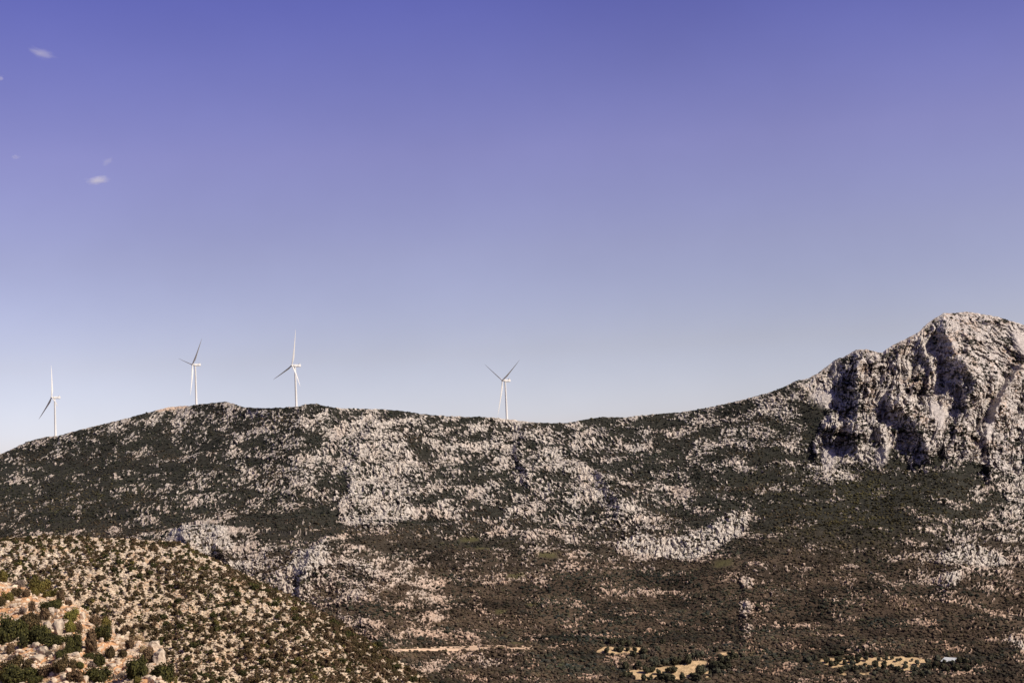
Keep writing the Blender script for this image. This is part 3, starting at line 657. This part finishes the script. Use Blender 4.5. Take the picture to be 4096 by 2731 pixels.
# foreground shrubs: (centre x, base y, width, height, look) in a survey frame of the corner (3.26 per photo pixel from (0,2250))
FS = [(500, 335, 280, 165, 'o'), (230, 312, 200, 120, 'p'), (120, 500, 130, 120, 'o'), (212, 445, 120, 110, 'm'), (320, 450, 110, 95, 'b'), (682, 615, 205, 120, 'g'), (575, 735, 150, 140, 'b'), (415, 630, 105, 120, 'b'),
      (285, 655, 105, 95, 'p'), (455, 430, 125, 95, 'o'), (640, 450, 165, 95, 'o'), (785, 500, 150, 120, 'b'), (130, 1040, 330, 300, 'g'), (430, 870, 250, 210, 'm'), (460, 1060, 290, 220, 'g'), (915, 760, 215, 125, 'y'),
      (915, 895, 160, 135, 'y'), (1010, 915, 110, 120, 'b'), (965, 1160, 200, 215, 'g'), (760, 1070, 270, 135, 'g'), (1345, 1005, 185, 175, 'g'), (1190, 1165, 205, 285, 'b'), (1235, 815, 165, 115, 'b'), (1380, 830, 170, 120, 'o'),
      (790, 1240, 155, 100, 'g'), (1290, 1345, 175, 150, 'g'), (1165, 1255, 115, 75, 'g'), (138, 1180, 115, 130, 'b'), (355, 1085, 165, 135, 'p'), (1440, 1240, 135, 135, 'm'), (1600, 1235, 115, 105, 'm'), (1695, 1110, 125, 120, 'b'),
      (1960, 1310, 180, 175, 'b'), (1745, 1520, 270, 250, 'g'), (2130, 1550, 330, 225, 'g'), (800, 1420, 225, 180, 'm'), (605, 1500, 225, 160, 'b'), (955, 1560, 235, 155, 'b'), (1265, 1565, 280, 180, 'g'), (970, 1375, 115, 90, 'g'),
      (1060, 1375, 100, 80, 'y'), (160, 1420, 330, 180, 'm'), (225, 1565, 400, 190, 'g'), (460, 1566, 160, 95, 'g'), (40, 1560, 180, 160, 'o'), (165, 1240, 150, 62, 'p'), (640, 1195, 115, 80, 'p'), (1210, 1362, 160, 90, 'p'),
      (1580, 1495, 135, 105, 'p'), (1790, 1025, 190, 115, 't'), (1870, 1150, 135, 110, 't'), (1800, 1566, 130, 75, 'o'), (2250, 1566, 160, 75, 'o'), (40, 250, 150, 140, 'o'), (20, 560, 110, 110, 'm'), (880, 560, 90, 70, 'b')]
LABS_A = {}
shrubs = []
def scale_at(P): return proj(P)[2] / FOC          # metres per photo pixel
NEARWORD = []
def add_shrub(me, P, wpx, hpx, kind, near):
    m = float(scale_at(P)); wm, hm = wpx * m, hpx * m
    t = empty('shrub', P, random.random() * 6.28)
    t.location.z = P[2] - .06 * hm
    sx = wm / 2 / .92; sz = hm / .95
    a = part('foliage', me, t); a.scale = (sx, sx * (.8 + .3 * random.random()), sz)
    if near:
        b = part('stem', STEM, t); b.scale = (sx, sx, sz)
    shrubs.append([t, float(proj(P)[0]), float(proj(P)[1]), wm, hm, kind, near]); return t
for i, (x, y, w_, h_, kd) in enumerate(FS):
    P0 = SA.at(x / 3.26, 2250 + y / 3.26)
    add_shrub(FOL_A[kd][i % len(FOL_A[kd])], P0, w_ / 3.26, h_ / 3.26, kd, True)

# near-hill shrubs: scattered by the cover of the hill; the largest are things, the rest is one mass
rb = np.random.default_rng(40)
cand = []
ok = np.flatnonzero(((XB > -60) & (XB < 1720) & (YB < 2750) & (bscr > .3) & (TB > 3)).ravel())
occ = {}
for q in rb.choice(ok, 60000):
    px, py, p = float(SB.px.ravel()[q]), float(SB.py.ravel()[q]), PB.reshape(-1, 3)[q]
    if px < 660 and py > float(SIL_A(px)) + 6: continue
    r_m = .26 + .68 * rb.random() ** 2.4
    key = (int(p[0] // 3), int(p[1] // 3)); bad = False
    for a in (-1, 0, 1):
        for b in (-1, 0, 1):
            for (q2, r2) in occ.get((key[0] + a, key[1] + b), ()):
                if np.hypot(*(q2[:2] - p[:2])) < .6 * (r_m + r2): bad = True
    if bad: continue
    occ.setdefault(key, []).append((p, r_m)); cand.append((r_m, px, py, p))
cand.sort(key=lambda t: -t[0] / scale_at(t[3]))
n_ind = 296 - len(FS)
def kindB(px, py, p):
    br = np.interp(px, [0, 700, 1700], [.40, .55, .75]) + .5 * float(fbm(p[0:1] / 12, p[1:2] / 12, 2, 161)[0])
    u = rb.random()
    if u < br: return 'b' if rb.random() < .5 else 'm'
    return 'g' if rb.random() < .55 else ('m' if rb.random() < .8 else 'o')
for r_m, px, py, p in cand[:n_ind]:
    kd = kindB(px, py, p); s_px = 1 / scale_at(p)
    add_shrub(FOL_B[kd][rb.integers(4)], p, 2 * r_m * s_px, r_m * (1.05 + .5 * rb.random()) * s_px, kd, False)
vs, fs, cs = [], [], []; off = 0
for r_m, px, py, p in cand[n_ind:]:
    kd = kindB(px, py, p); V, F, C = leafy(int(rb.integers(12)), 60, 3, .22, (r_m, r_m, r_m * 1.1), LOOK[kd][0])
    a = rb.random() * 6.28; V = V @ np.array([[math.cos(a), math.sin(a), 0], [-math.sin(a), math.cos(a), 0], [0, 0, 1]]) + p - [0, 0, .08]
    vs.append(V); fs.append(F + off); cs.append(C); off += len(V)
tag(mesh_np('hill_scrub', np.concatenate(vs), np.concatenate(fs), M_TINT, colors=np.concatenate(cs)), 'low dry scrub between the shrubs of the pale near hill', 'scrub', kind='stuff')

# loose stones on both near slopes
def stones(name, X, Y, Pn, mask, n, smin, smax, seed, label, col):
    r = np.random.default_rng(seed); idx = np.flatnonzero(mask.ravel()); pick = r.choice(idx, n)
    pt = Pn.reshape(-1, 3)[pick] + np.c_[r.normal(0, .15, (n, 2)), np.zeros(n)]
    sz = smin + (smax - smin) * r.random(n) ** 3
    c = np.array(col) * (.75 + .5 * r.random((n, 1)))
    v, f, cc = scatter_mesh(pt, sz, c, 14, I1, F1, .42, .7, seed, .06, .5)
    tag(mesh_np(name, v, f, M_STONE, colors=np.clip(cc, 0, 1)), label, 'stones', kind='stuff')
stones('hill_stones', XB, YB, PB, (XB > -60) & (XB < 1800) & (YB < 2760) & (bscr < .6), 36000, .08, .42, 50, 'pale broken limestone littering the near hill', (.53, .43, .31))
stones('slope_stones', XA, YA, PA, (XA > -60) & (XA < 760) & (YA < 2760), 5000, .05, .40, 51, 'loose pale stones on the reddish foreground soil', (.54, .43, .31))
# dry grass on the foreground slope
rg = np.random.default_rng(60)
idx = np.flatnonzero(((XA > -60) & (XA < 780) & (YA < 2760) & (adry[..., 0] > .5)).ravel()); vs, fs, cs = [], [], []; off = 0
for i, q in enumerate(rg.choice(idx, 650)):
    V, F, C = twiggy(900 + i % 20, 26, 1, (.26, .19, .11), (.48, .36, .22), (.45, .45, .5), .03)
    V = V * (.6 + .8 * rg.random()) + PA.reshape(-1, 3)[q]; vs.append(V); fs.append(F + off); cs.append(C); off += len(V)
tag(mesh_np('dry_grass', np.concatenate(vs), np.concatenate(fs), M_TINT, colors=np.concatenate(cs)), 'straw coloured dry grass tufts on the foreground slope', 'grass', kind='stuff')

# boulders of the foreground slope
def boulder_mesh(seed):
    r = np.random.default_rng(seed); v = I3.copy()
    n = 0.22 * np.stack([gnoise(v[:, 0] * 1.6 + seed, v[:, 1] * 1.6 + v[:, 2] * 2.1, seed), gnoise(v[:, 1] * 1.7 + seed, v[:, 2] * 1.5, seed + 1), gnoise(v[:, 2] * 1.8, v[:, 0] * 1.5 + seed, seed + 2)], 1)
    for _ in range(9):                                # planar breaks
        d = r.normal(0, 1, 3); d /= np.linalg.norm(d); h = .62 + .25 * r.random(); e = v @ d - h; v = v - np.clip(e, 0, None)[:, None] * d
    v = v + n + .06 * np.stack([gnoise(v[:, 0] * 5, v[:, 1] * 5 + v[:, 2] * 4, seed + 7)] * 3, 1) * I3
    v[:, 2] -= v[:, 2].min(); v /= np.abs(v[:, :2]).max(); v[:, 2] /= v[:, 2].max()
    return mesh_np('boulder', v, F3, M_ROCK, link=False, smooth=False)
BM = [boulder_mesh(s) for s in range(7)]
FB = [(755, 935, 180, 215), (618, 935, 135, 190), (668, 700, 115, 125), (915, 530, 105, 95), (1070, 745, 105, 120), (467, 1110, 115, 82), (560, 1190, 160, 110), (470, 1285, 240, 100), (712, 1115, 90, 62), (1000, 1235, 115, 80), (2020, 1140, 180, 130), (2075, 1310, 190, 200),
      (1988, 1550, 130, 85), (1945, 1425, 45, 55), (1105, 1560, 110, 95), (1450, 1370, 150, 66), (240, 805, 210, 75), (158, 580, 65, 46), (1450, 920, 100, 75), (1330, 1030, 62, 60), (1780, 1100, 62, 56), (1140, 825, 135, 32), (440, 1350, 85, 45), (395, 1415, 95, 42), (30, 1140, 62, 55), (215, 1230, 66, 66),
      (830, 1520, 95, 75), (990, 1566, 62, 42), (610, 1090, 70, 55), (1540, 985, 90, 60), (2105, 1190, 70, 60), (2060, 1560, 120, 40), (480, 560, 60, 40), (770, 540, 60, 45)]
boulders = []
for i, (x, y, w_, h_) in enumerate(FB):
    P0 = SA.at(x / 3.26, 2250 + y / 3.26); m = float(scale_at(P0)) / 3.26
    o = bpy.data.objects.new('boulder', BM[i % 7]); COL.objects.link(o)
    o.location = (P0[0], P0[1], P0[2] - .15 * h_ * m); o.scale = (w_ * m / 2, w_ * m * .45, h_ * m * 1.12); o.rotation_euler = (0, 0, (i * 1.37) % .9 - .45)
    boulders.append([o, x / 3.26, 2250 + y / 3.26, w_ * m, h_ * m])

# ------------------------------------------------------------------ valley trees
def trunk_mesh(seed, h):
    v, f = stems(seed, 4, h, .055); return mesh_np('trunk', v, f, M_BARK, link=False)
OLIV = ((.060, .062, .040), (.125, .120, .082)); OAK = ((.038, .038, .022), (.095, .088, .048)); BRN = ((.060, .045, .034), (.115, .088, .066))
def crown_mesh(seed, cols):
    V = leafy(seed, 420, 8, .13, (1, 1, 1), cols, .78); return mesh_np('crown', V[0], V[1], M_TINT, link=False, colors=V[2])
CROWN = {'olive': [crown_mesh(400 + i, OLIV) for i in range(4)], 'oak': [crown_mesh(420 + i, OAK) for i in range(4)], 'brown': [crown_mesh(440, BRN)]}
TRUNK = trunk_mesh(9, .62)
VT = []
for x, y, w_ in [(690, 245, 55), (830, 245, 50), (903, 242, 55), (970, 227, 40), (1018, 252, 42), (1055, 242, 35), (1180, 245, 35), (887, 278, 38), (1110, 280, 40), (685, 298, 42), (558, 292, 65), (1237, 287, 60), (1350, 282, 65), (1200, 352, 80)]:
    VT.append((3200 + x / 2.625, 2550 + y / 2.625, w_ / 2.625, .95, 'olive'))
for x, y, w_ in [(1113, 320, 62), (1022, 340, 60), (1290, 325, 66), (325, 300, 75), (280, 262, 70), (410, 250, 75), (545, 260, 80), (610, 262, 75), (620, 225, 70), (505, 228, 60), (700, 196, 70), (780, 198, 66), (910, 192, 50), (1160, 205, 50), (380, 292, 60),
                 (470, 280, 60), (735, 325, 60), (800, 308, 80), (880, 318, 70), (960, 318, 60), (825, 345, 60), (510, 340, 75), (580, 350, 70), (645, 345, 70), (440, 372, 90), (730, 350, 40), (1420, 312, 80), (1495, 325, 70), (1340, 335, 80), (1660, 345, 85), (1590, 290, 70),
                 (1670, 268, 75), (1730, 268, 75), (1455, 245, 80), (1520, 278, 60), (1785, 260, 45), (1870, 285, 60), (1350, 385, 60), (1280, 400, 60), (1550, 350, 70), (1760, 350, 70), (900, 370, 50), (1060, 372, 60), (780, 390, 55), (350, 185, 60), (430, 185, 70), (225, 188, 30), (150, 230, 60), (90, 250, 80)]:
    VT.append((3200 + x / 2.625, 2550 + y / 2.625, w_ / 2.625, .8, 'oak' if (x * 7) % 3 else 'olive'))
for x, y, w_, k_ in [(705, 180, 62, 'oak'), (808, 182, 72, 'oak'), (545, 172, 62, 'olive'), (430, 198, 85, 'oak'), (915, 218, 105, 'oak'), (1030, 252, 115, 'brown'), (1110, 188, 85, 'olive'), (1125, 495, 80, 'oak'), (1320, 468, 108, 'oak'), (1235, 468, 70, 'oak'), (1675, 515, 165, 'oak'), (965, 472, 110, 'oak'), (1035, 462, 90, 'oak'), (1030, 498, 25, 'oak'),
                     (925, 580, 100, 'oak'), (1170, 560, 120, 'oak'), (1250, 555, 100, 'oak'), (1010, 590, 90, 'oak'), (1520, 355, 145, 'oak'), (1370, 358, 125, 'oak'), (605, 195, 85, 'oak'), (1895, 190, 72, 'oak'), (1820, 495, 75, 'oak'), (1900, 430, 120, 'oak'), (2030, 358, 150, 'oak'), (1960, 330, 100, 'oak'), (1830, 405, 110, 'oak'), (1990, 440, 100, 'oak'),
                     (1580, 535, 85, 'oak'), (1900, 500, 110, 'olive'), (690, 440, 130, 'oak'), (850, 420, 110, 'oak'), (1080, 390, 100, 'olive'), (1200, 370, 110, 'olive'), (1080, 320, 90, 'olive'), (950, 285, 85, 'olive'), (900, 290, 70, 'olive'), (1290, 330, 90, 'olive'), (1450, 570, 110, 'oak'), (1640, 590, 130, 'oak'), (1300, 600, 120, 'oak'), (740, 520, 80, 'oak'), (680, 530, 90, 'oak'),
                     (790, 570, 70, 'brown'), (1010, 330, 70, 'olive'), (2100, 290, 130, 'oak'), (2170, 280, 90, 'oak'), (2060, 420, 90, 'oak'), (500, 95, 110, 'oak'), (640, 110, 100, 'oak'), (730, 110, 90, 'oak'), (850, 108, 90, 'olive'), (800, 260, 100, 'oak'), (1180, 85, 80, 'oak'), (1700, 250, 90, 'olive'), (1640, 270, 100, 'olive')]:
    VT.append((2300 + x / 3.36, 2550 + y / 3.36, w_ / 3.36, .85, k_))
trees = []
for i, (x, y, wpx, asp, kd) in enumerate(VT):
    P0 = SD.at(x, y); m = float(scale_at(P0)); R_ = wpx * m / 2
    t = empty('olive_tree' if kd == 'olive' else 'evergreen_tree', (P0[0], P0[1], P0[2] - .15), random.random() * 6.28)
    H = 2 * R_ * (asp + .1 * random.random()); tr = .28 * H if asp > .9 else .12 * H
    c = part('crown', CROWN[kd][i % len(CROWN[kd])], t); c.scale = (R_, R_ * .95, (H - tr) / 1.15); c.location.z = tr
    b = part('trunk', TRUNK, t); b.scale = (R_ * .9, R_ * .9, H * .9)
    trees.append([t, x, y, 2 * R_, H, kd])

# ------------------------------------------------------------------ dirt road along the valley
def ribbon(name, pts, width, lift, mat, seed):
    ctr = np.array([SD.at(x, y) for x, y in pts]); n = 120
    t = np.linspace(0, 1, n); tt = np.linspace(0, 1, len(pts)); C = np.stack([np.interp(t, tt, ctr[:, k]) for k in range(3)], 1)
    for _ in range(3): C[1:-1] = (C[:-2] + 2 * C[1:-1] + C[2:]) / 4
    d = np.gradient(C, axis=0)[:, :2]; d /= np.linalg.norm(d, axis=1, keepdims=True); nrm = np.c_[-d[:, 1], d[:, 0]]
    V = []
    wob = 1 + .25 * fbm(t * 14, t * 0 + seed, 3, seed)
    for o_, z_ in ((-width / 2 - 1.5, -1.2), (-width / 2, lift), (width / 2, lift + .25), (width / 2 + 1.6, lift + 1.2), (width / 2 + 2.6, -.6)):
        q = C.copy(); q[:, :2] += nrm * (o_ * wob)[:, None]; q[:, 2] += z_; V.append(q)
    A_ = np.stack(V); return mesh_np(name, A_.reshape(-1, 3), grid_faces(len(V), n), mat)
M_DIRT = mat_noise('pink_dirt', (.44, .31, .21), (.54, .40, .28), .25, .95)
road = ribbon('dirt_road', [(1470, 2594), (1560, 2597), (1700, 2596), (1830, 2595), (1900, 2592), (1960, 2588), (2040, 2594), (2130, 2592)], 3.4, .6, M_DIRT, 3)
tag(road, kind='structure')

# ------------------------------------------------------------------ shed with a pale sheet roof
def box(x0, x1, y0, y1, z0, z1):
    v = np.array([[x, y, z] for z in (z0, z1) for y in (y0, y1) for x in (x0, x1)], float)
    f = np.array([[0, 2, 3, 1], [4, 5, 7, 6], [0, 1, 5, 4], [2, 6, 7, 3], [0, 4, 6, 2], [1, 3, 7, 5]]); return v, f
def boxes(name, lst, mat, parent):
    vs, fs = [], []; off = 0
    for b in lst: v, f = box(*b); vs.append(v); fs.append(f + off); off += 8
    return mesh_np(name, np.concatenate(vs), np.concatenate(fs), mat, parent)
M_ROOF = mat_noise('pale_sheet_metal', (.50, .53, .53), (.60, .62, .61), .6, .5)
M_RED = mat_noise('red_brown_tiles', (.20, .075, .06), (.34, .16, .13), 1.5)
M_WALL = mat_noise('rough_render', (.34, .30, .25), (.46, .41, .34), 1.2)
M_DOOR = mat_noise('weathered_wood', (.10, .08, .06), (.16, .13, .10), 3)
q0 = SD.at(3795, 2652)
sh = empty('shed', (q0[0], q0[1], q0[2] - .2), math.radians(-42))
tag(sh, 'low shed with a pale sheet metal roof among the valley trees', 'shed')
L_, D_, e1, e2 = 9.5, 6.5, 1.9, 4.0
boxes('wall', [(-L_ / 2, L_ / 2, -D_ / 2, -D_ / 2 + .25, -1, e1), (-L_ / 2, L_ / 2, D_ / 2 - .25, D_ / 2, -1, e2 - .1), (-L_ / 2, -L_ / 2 + .25, -D_ / 2 + .26, D_ / 2 - .26, -1, e1), (L_ / 2 - .25, L_ / 2, -D_ / 2 + .26, D_ / 2 - .26, -1, e1)], M_WALL, sh)
nx_ = 41; xs_ = np.linspace(-L_ / 2 - .5, L_ / 2 + .5, nx_); zz = .05 * np.sin(np.arange(nx_) * math.pi)
zz = np.where(np.arange(nx_) % 2, .05, 0)
rv = np.concatenate([np.c_[xs_, np.full(nx_, yv), zv + zz] for yv, zv in ((-D_ / 2 - .5, e1 + .08), (D_ / 2 + .5, e2 + .25), (D_ / 2 + .5, e2 + .19), (-D_ / 2 - .5, e1 + .02))])
mesh_np('roof', rv, grid_faces(4, nx_), M_ROOF, sh)
boxes('ridge_trim', [(-L_ / 2 - .3, L_ / 2 + .3, D_ / 2 + .52, D_ / 2 + 1.7, e2 - .25, e2 + .05)], M_RED, sh)
boxes('door', [(.8, 1.7, -D_ / 2 - .05, -D_ / 2 - .004, 0, 1.75)], M_DOOR, sh)

# ------------------------------------------------------------------ wind turbines
def lathe(prof, n, axis='z'):
    V = []; F = []
    for z, r in prof:
        for j in range(n): a = 2 * math.pi * j / n; V.append((r * math.cos(a), r * math.sin(a), z))
    for i in range(len(prof) - 1):
        for j in range(n):
            a, b = i * n + j, i * n + (j + 1) % n; F.append((a, b, b + n, a + n))
    V = np.array(V)
    return V, np.array(F)
HUB_H = 58.0
v, f = lathe([(-8, 1.75), (-.2, 1.75), (0, 1.55), (HUB_H * .5, 1.28), (HUB_H - 1.6, 1.02)], 24)
TOWER = mesh_np('tower', v, f, M_WHITE, link=False, smooth=True)
def loft(secs):
    """secs: list of equally long rings"""
    A_ = np.array(secs); n = A_.shape[1]
    V = A_.reshape(-1, 3); F = []
    for i in range(len(secs) - 1):
        for j in range(n): a, b = i * n + j, i * n + (j + 1) % n; F.append((a, b, b + n, a + n))
    return V, np.array(F)
def rrect(x, w, z0, z1, r, n=4):
    pts = []
    for cxx, czz, a0 in ((w - r, z1 - r, 0), (-w + r, z1 - r, 90), (-w + r, z0 + r, 180), (w - r, z0 + r, 270)):
        for i in range(n): a = math.radians(a0 + 90 * i / (n - 1)); pts.append((x, cxx + r * math.cos(a), czz + r * math.sin(a)))
    return pts
# nacelle: rotor axis along +X (rotor end), tower axis at x=0
v, f = loft([rrect(2.5, .3, -.3, .3, .25), rrect(2.5, 1.15, -1.15, 1.15, 1.0), rrect(1.6, 1.5, -1.5, 1.5, .8), rrect(-6.2, 1.55, -1.5, 1.6, .5), rrect(-7.4, 1.45, -1.25, 1.6, .5), rrect(-7.6, 1.2, -1.0, 1.4, .4), rrect(-7.6, .2, -.2, .2, .1)])
NAC = mesh_np('nacelle', v, f, M_WHITE, link=False)
v, f = loft([[(-5.0, -1.3, 1.55), (-5.0, 1.3, 1.55), (-6.6, 1.3, 1.55), (-6.6, -1.3, 1.55)], [(-5.9, -1.2, 3.0), (-5.9, 1.2, 3.0), (-6.6, 1.2, 3.0), (-6.6, -1.2, 3.0)], [(-6.2, -.1, 3.0), (-6.2, .1, 3.0), (-6.3, .1, 3.0), (-6.3, -.1, 3.0)]])
COOL = mesh_np('cooler_hood', v, f, M_WHITE, link=False)
v, f = lathe([(-1.3, .05), (-1.3, 1.35), (-.6, 1.5), (.6, 1.35), (1.3, .95), (1.75, .45), (1.85, .02)], 20)
HUBM = mesh_np('hub', np.c_[v[:, 2], v[:, 0], v[:, 1]], f, M_WHITE, link=False, smooth=True)
def blade_mesh(L):
    secs = []
    for t in (0.02, .05, .10, .16, .22, .32, .45, .6, .75, .88, .96, 1.0):
        ch = np.interp(t, [0, .06, .20, .5, .85, 1], [1.6, 1.65, 2.8, 1.7, .9, .2]); th = np.interp(t, [0, .06, .2, .5, 1], [1.7, 1.6, .85, .4, .06])
        tw = math.radians(np.interp(t, [0, .15, .4, 1], [84, 88, 98, 104])); off = np.interp(t, [0, .06, .2, 1], [0, 0, .22, .18]) * ch
        bend = 1.6 * t * t; ring = []
        for j in range(12):
            a = 2 * math.pi * j / 12; c_ = math.cos(a); y = ch / 2 * c_ + off; x = th / 2 * math.sin(a) * (1 - .35 * (c_ < 0) * abs(c_) * (t > .12))
            ring.append((x * math.cos(tw) - y * math.sin(tw) * 1.0 + bend, x * math.sin(tw) + y * math.cos(tw), t * L))
        secs.append(ring)
    v, f = loft(secs); return v, f
BL = 45.0
v, f = blade_mesh(BL); BLADE = mesh_np('blade', v, f, M_WHITE, link=False, smooth=True)
MARK = None
AX = math.atan2(-.587, -.81)                      # rotor axis heading in the world: left and a little towards the viewer
TURB = [((206.7, 1588.8), 1938, -10, 'white wind turbine standing alone lowest on the left shoulder of the ridge'),
        ((769.5, 1458), 1926, 44, 'white wind turbine just right of the bare earth patch on the hill top'),
        ((1168, 1461), 1764, 10, 'white wind turbine left of the rocky knoll with one blade pointing straight up'),
        ((2010, 1521), 1784, 60, 'white wind turbine with its blades in a Y nearest the saddle')]
TILT = math.radians(8)
PITCHES = [(0, 0, 0), (0, 30, 0), (0, 0, 0), (0, 45, 0)]     # each blade is feathered on its own bearing
for (t_i, ((hx, hy), dep, alpha, lab)) in enumerate(TURB):
    H = unproj(hx, hy, dep)
    ov = 4.1
    base = np.array([H[0] - ov * math.cos(AX), H[1] - ov * math.sin(AX), H[2] - HUB_H - ov * math.tan(TILT) * .6])
    t = empty('wind_turbine', base, AX); tag(t, lab, 'wind turbine', 'wind turbines along the ridge')
    part('tower', TOWER, t)
    na = part('nacelle', NAC, t); na.location = (0, 0, HUB_H); na.rotation_euler = (0, -TILT * .4, 0)
    part('cooler_hood', COOL, na)
    for s in (-1, 1): boxes('side_marking', [(-4.9, -2.2, s * 1.56 - .03, s * 1.56 + .03, -.25, .25)], M_GREYMARK, na)
    hb = part('hub', HUBM, t); hb.location = (ov, 0, HUB_H + ov * math.tan(TILT) * .6); hb.rotation_euler = (0, -TILT, 0)
    for q in range(3):
        b = part('blade', BLADE, t); b.location = hb.location
        # alpha is measured clockwise as seen on the photo (to the right), the rotor faces +X
        ang = math.radians(-alpha + 120 * q)
        b.rotation_euler = (Matrix.Rotation(-TILT, 3, 'Y') @ Matrix.Rotation(ang, 3, 'X') @ Matrix.Rotation(math.radians(2.5), 3, 'Y') @ Matrix.Rotation(math.radians(PITCHES[t_i][q]), 3, 'Z')).to_euler()

# ------------------------------------------------------------------ small clouds high over the left of the ridge
def mat_cloud(dens, seed):
    m = bpy.data.materials.new('cloud_vapour'); m.use_nodes = True; n, l = m.node_tree.nodes, m.node_tree.links; n.clear()
    out = n.new('ShaderNodeOutputMaterial'); vo = n.new('ShaderNodeVolumePrincipled'); tc = n.new('ShaderNodeTexCoord')
    nz = n.new('ShaderNodeTexNoise'); nz.inputs['Scale'].default_value = 1.5; nz.inputs['Detail'].default_value = 4
    mp = n.new('ShaderNodeMapping'); mp.inputs['Location'].default_value = (seed, seed * 1.7, 0)
    ln = n.new('ShaderNodeVectorMath'); ln.operation = 'LENGTH'; l.new(tc.outputs['Object'], ln.inputs[0])
    l.new(tc.outputs['Object'], mp.inputs[0]); l.new(mp.outputs[0], nz.inputs['Vector'])
    a = n.new('ShaderNodeMapRange'); a.inputs[1].default_value = 1.0; a.inputs[2].default_value = .1; a.inputs[3].default_value = -.45; a.inputs[4].default_value = .25; l.new(ln.outputs['Value'], a.inputs[0])
    b = n.new('ShaderNodeMath'); b.operation = 'ADD'; l.new(a.outputs[0], b.inputs[0]); l.new(nz.outputs['Fac'], b.inputs[1])
    c = n.new('ShaderNodeMapRange'); c.inputs[1].default_value = .36; c.inputs[2].default_value = .8; c.inputs[3].default_value = 0; c.inputs[4].default_value = dens; l.new(b.outputs[0], c.inputs[0])
    l.new(c.outputs[0], vo.inputs['Density']); vo.inputs['Color'].default_value = (1, 1, 1, 1); vo.inputs['Anisotropy'].default_value = -.1
    l.new(vo.outputs[0], out.inputs['Volume']); return m
S.cycles.volume_bounces = 6; S.cycles.max_bounces = 10
CLD = [(388, 722, 62, 24, 2, .018, 'small white puffy cloud, brightest of the sky, above the second turbine'), (165, 214, 80, 26, -24, .006, 'thin slanting wisp of cloud near the top left corner'),
       (2, 313, 22, 14, 0, .020, 'tiny cloud cut off by the left edge of the photo'), (62, 630, 24, 12, 8, .012, 'faint tiny cloud at the left between the wisp and the bright puff'),
       (428, 648, 34, 20, 20, .007, 'very faint shred of cloud just above the bright white puff')]
for k_, (x, y, rx, ry, rot, dn, lab) in enumerate(CLD):
    Dk = 7000.0; c = unproj(x, y, Dk); q = Dk / FOC
    o = mesh_np('cloud', I3 * (1 + .08 * np.sin(I3[:, [1, 2, 0]] * 3 + k_)), F3, mat_cloud(dn, 4.7 * k_ + 2.3))
    o.location = c; o.scale = (rx * q * 1.25, rx * q * .9, ry * q * 1.25); o.rotation_euler = (0, math.radians(-rot), 0)
    tag(o, lab, 'cloud')

# ------------------------------------------------------------------ labels that single each shrub, boulder and tree out
ORD = ['first', 'second', 'third', 'fourth', 'fifth', 'sixth', 'seventh', 'eighth', 'ninth', 'tenth', 'eleventh', 'twelfth', 'thirteenth', 'fourteenth', 'fifteenth', 'sixteenth', 'seventeenth', 'eighteenth', 'nineteenth', 'twentieth']
def place_labels(items, zone, look, cat, group):
    g = {}
    for it in items: g.setdefault((look(it), zone(it)), []).append(it)
    for (lk, zn), L in g.items():
        L.sort(key=lambda i: i[1])
        for n, it in enumerate(L):
            if len(L) == 1: lab = f'{lk} {zn}'
            elif len(L) == 2: lab = f'{("left hand", "right hand")[n]} {lk} {zn}'
            elif n == 0: lab = f'leftmost {lk} {zn}'
            elif n == len(L) - 1: lab = f'rightmost {lk} {zn}'
            else: lab = f'{ORD[n]} {lk} from the left {zn}'
            tag(it[0], lab, cat, group)
def size_word(w, a, b): return 'small' if w < a else ('large' if w > b else 'medium')
def zoneA(it):
    x, y = it[1], it[2]; d = y - float(SIL_A(x))
    return "at the foreground slope's " + ('top' if d < 45 else 'middle' if y < 2620 else 'bottom') + ' ' + ('left' if x < 120 else 'centre' if x < 420 else 'right')
def zoneB(it):
    x, y = it[1], it[2]; d = y - float(SIL_B(x))
    band = 'atop' if d < 40 else 'just below' if d < 130 else 'midway down' if d < 260 else 'low under'
    return f"{band} the near hill's " + ('left end' if x < 220 else 'left part' if x < 430 else 'middle' if x < 640 else 'shoulder' if x < 860 else 'upper flank' if x < 1080 else 'right flank' if x < 1300 else 'right foot')
place_labels([s for s in shrubs if s[6]], zoneA, lambda s: f'{size_word(s[3], 1.3, 2.6)} {LOOK[s[5]][1]} {"low" if s[4] < .62 * s[3] else "rounded" if s[4] < .95 * s[3] else "upright"} shrub', 'shrub', 'shrubs on the foreground slope')
place_labels([s for s in shrubs if not s[6]], zoneB, lambda s: f'{size_word(s[3], 1.45, 1.85)} {LOOK[s[5]][1]} shrub', 'shrub', 'shrubs on the near hill')
place_labels(boulders, zoneA, lambda b: f'{size_word(b[3], .9, 1.8)} pale {"flat" if b[4] < .6 * b[3] else "blocky"} boulder', 'boulder', 'boulders on the foreground slope')
def zoneT(it):
    x, y = it[1], it[2]
    if x > 3180:
        return ('behind' if y < 2640 else 'around' if y < 2664 else 'in front of') + (' the right hand field' if x < 3740 else ' the pale roofed shed')
    return ('left of' if x < 2520 else 'amid' if x < 2700 else 'right of') + f" the {'upper' if y < 2625 else 'lower'} left hand field"
place_labels(trees, zoneT, lambda t: f'{size_word(t[3], 4.5, 6.5)} ' + {'olive': 'grey green olive tree', 'oak': 'dark round tree', 'brown': 'brownish round tree'}[t[5]], 'tree', 'trees of the valley')
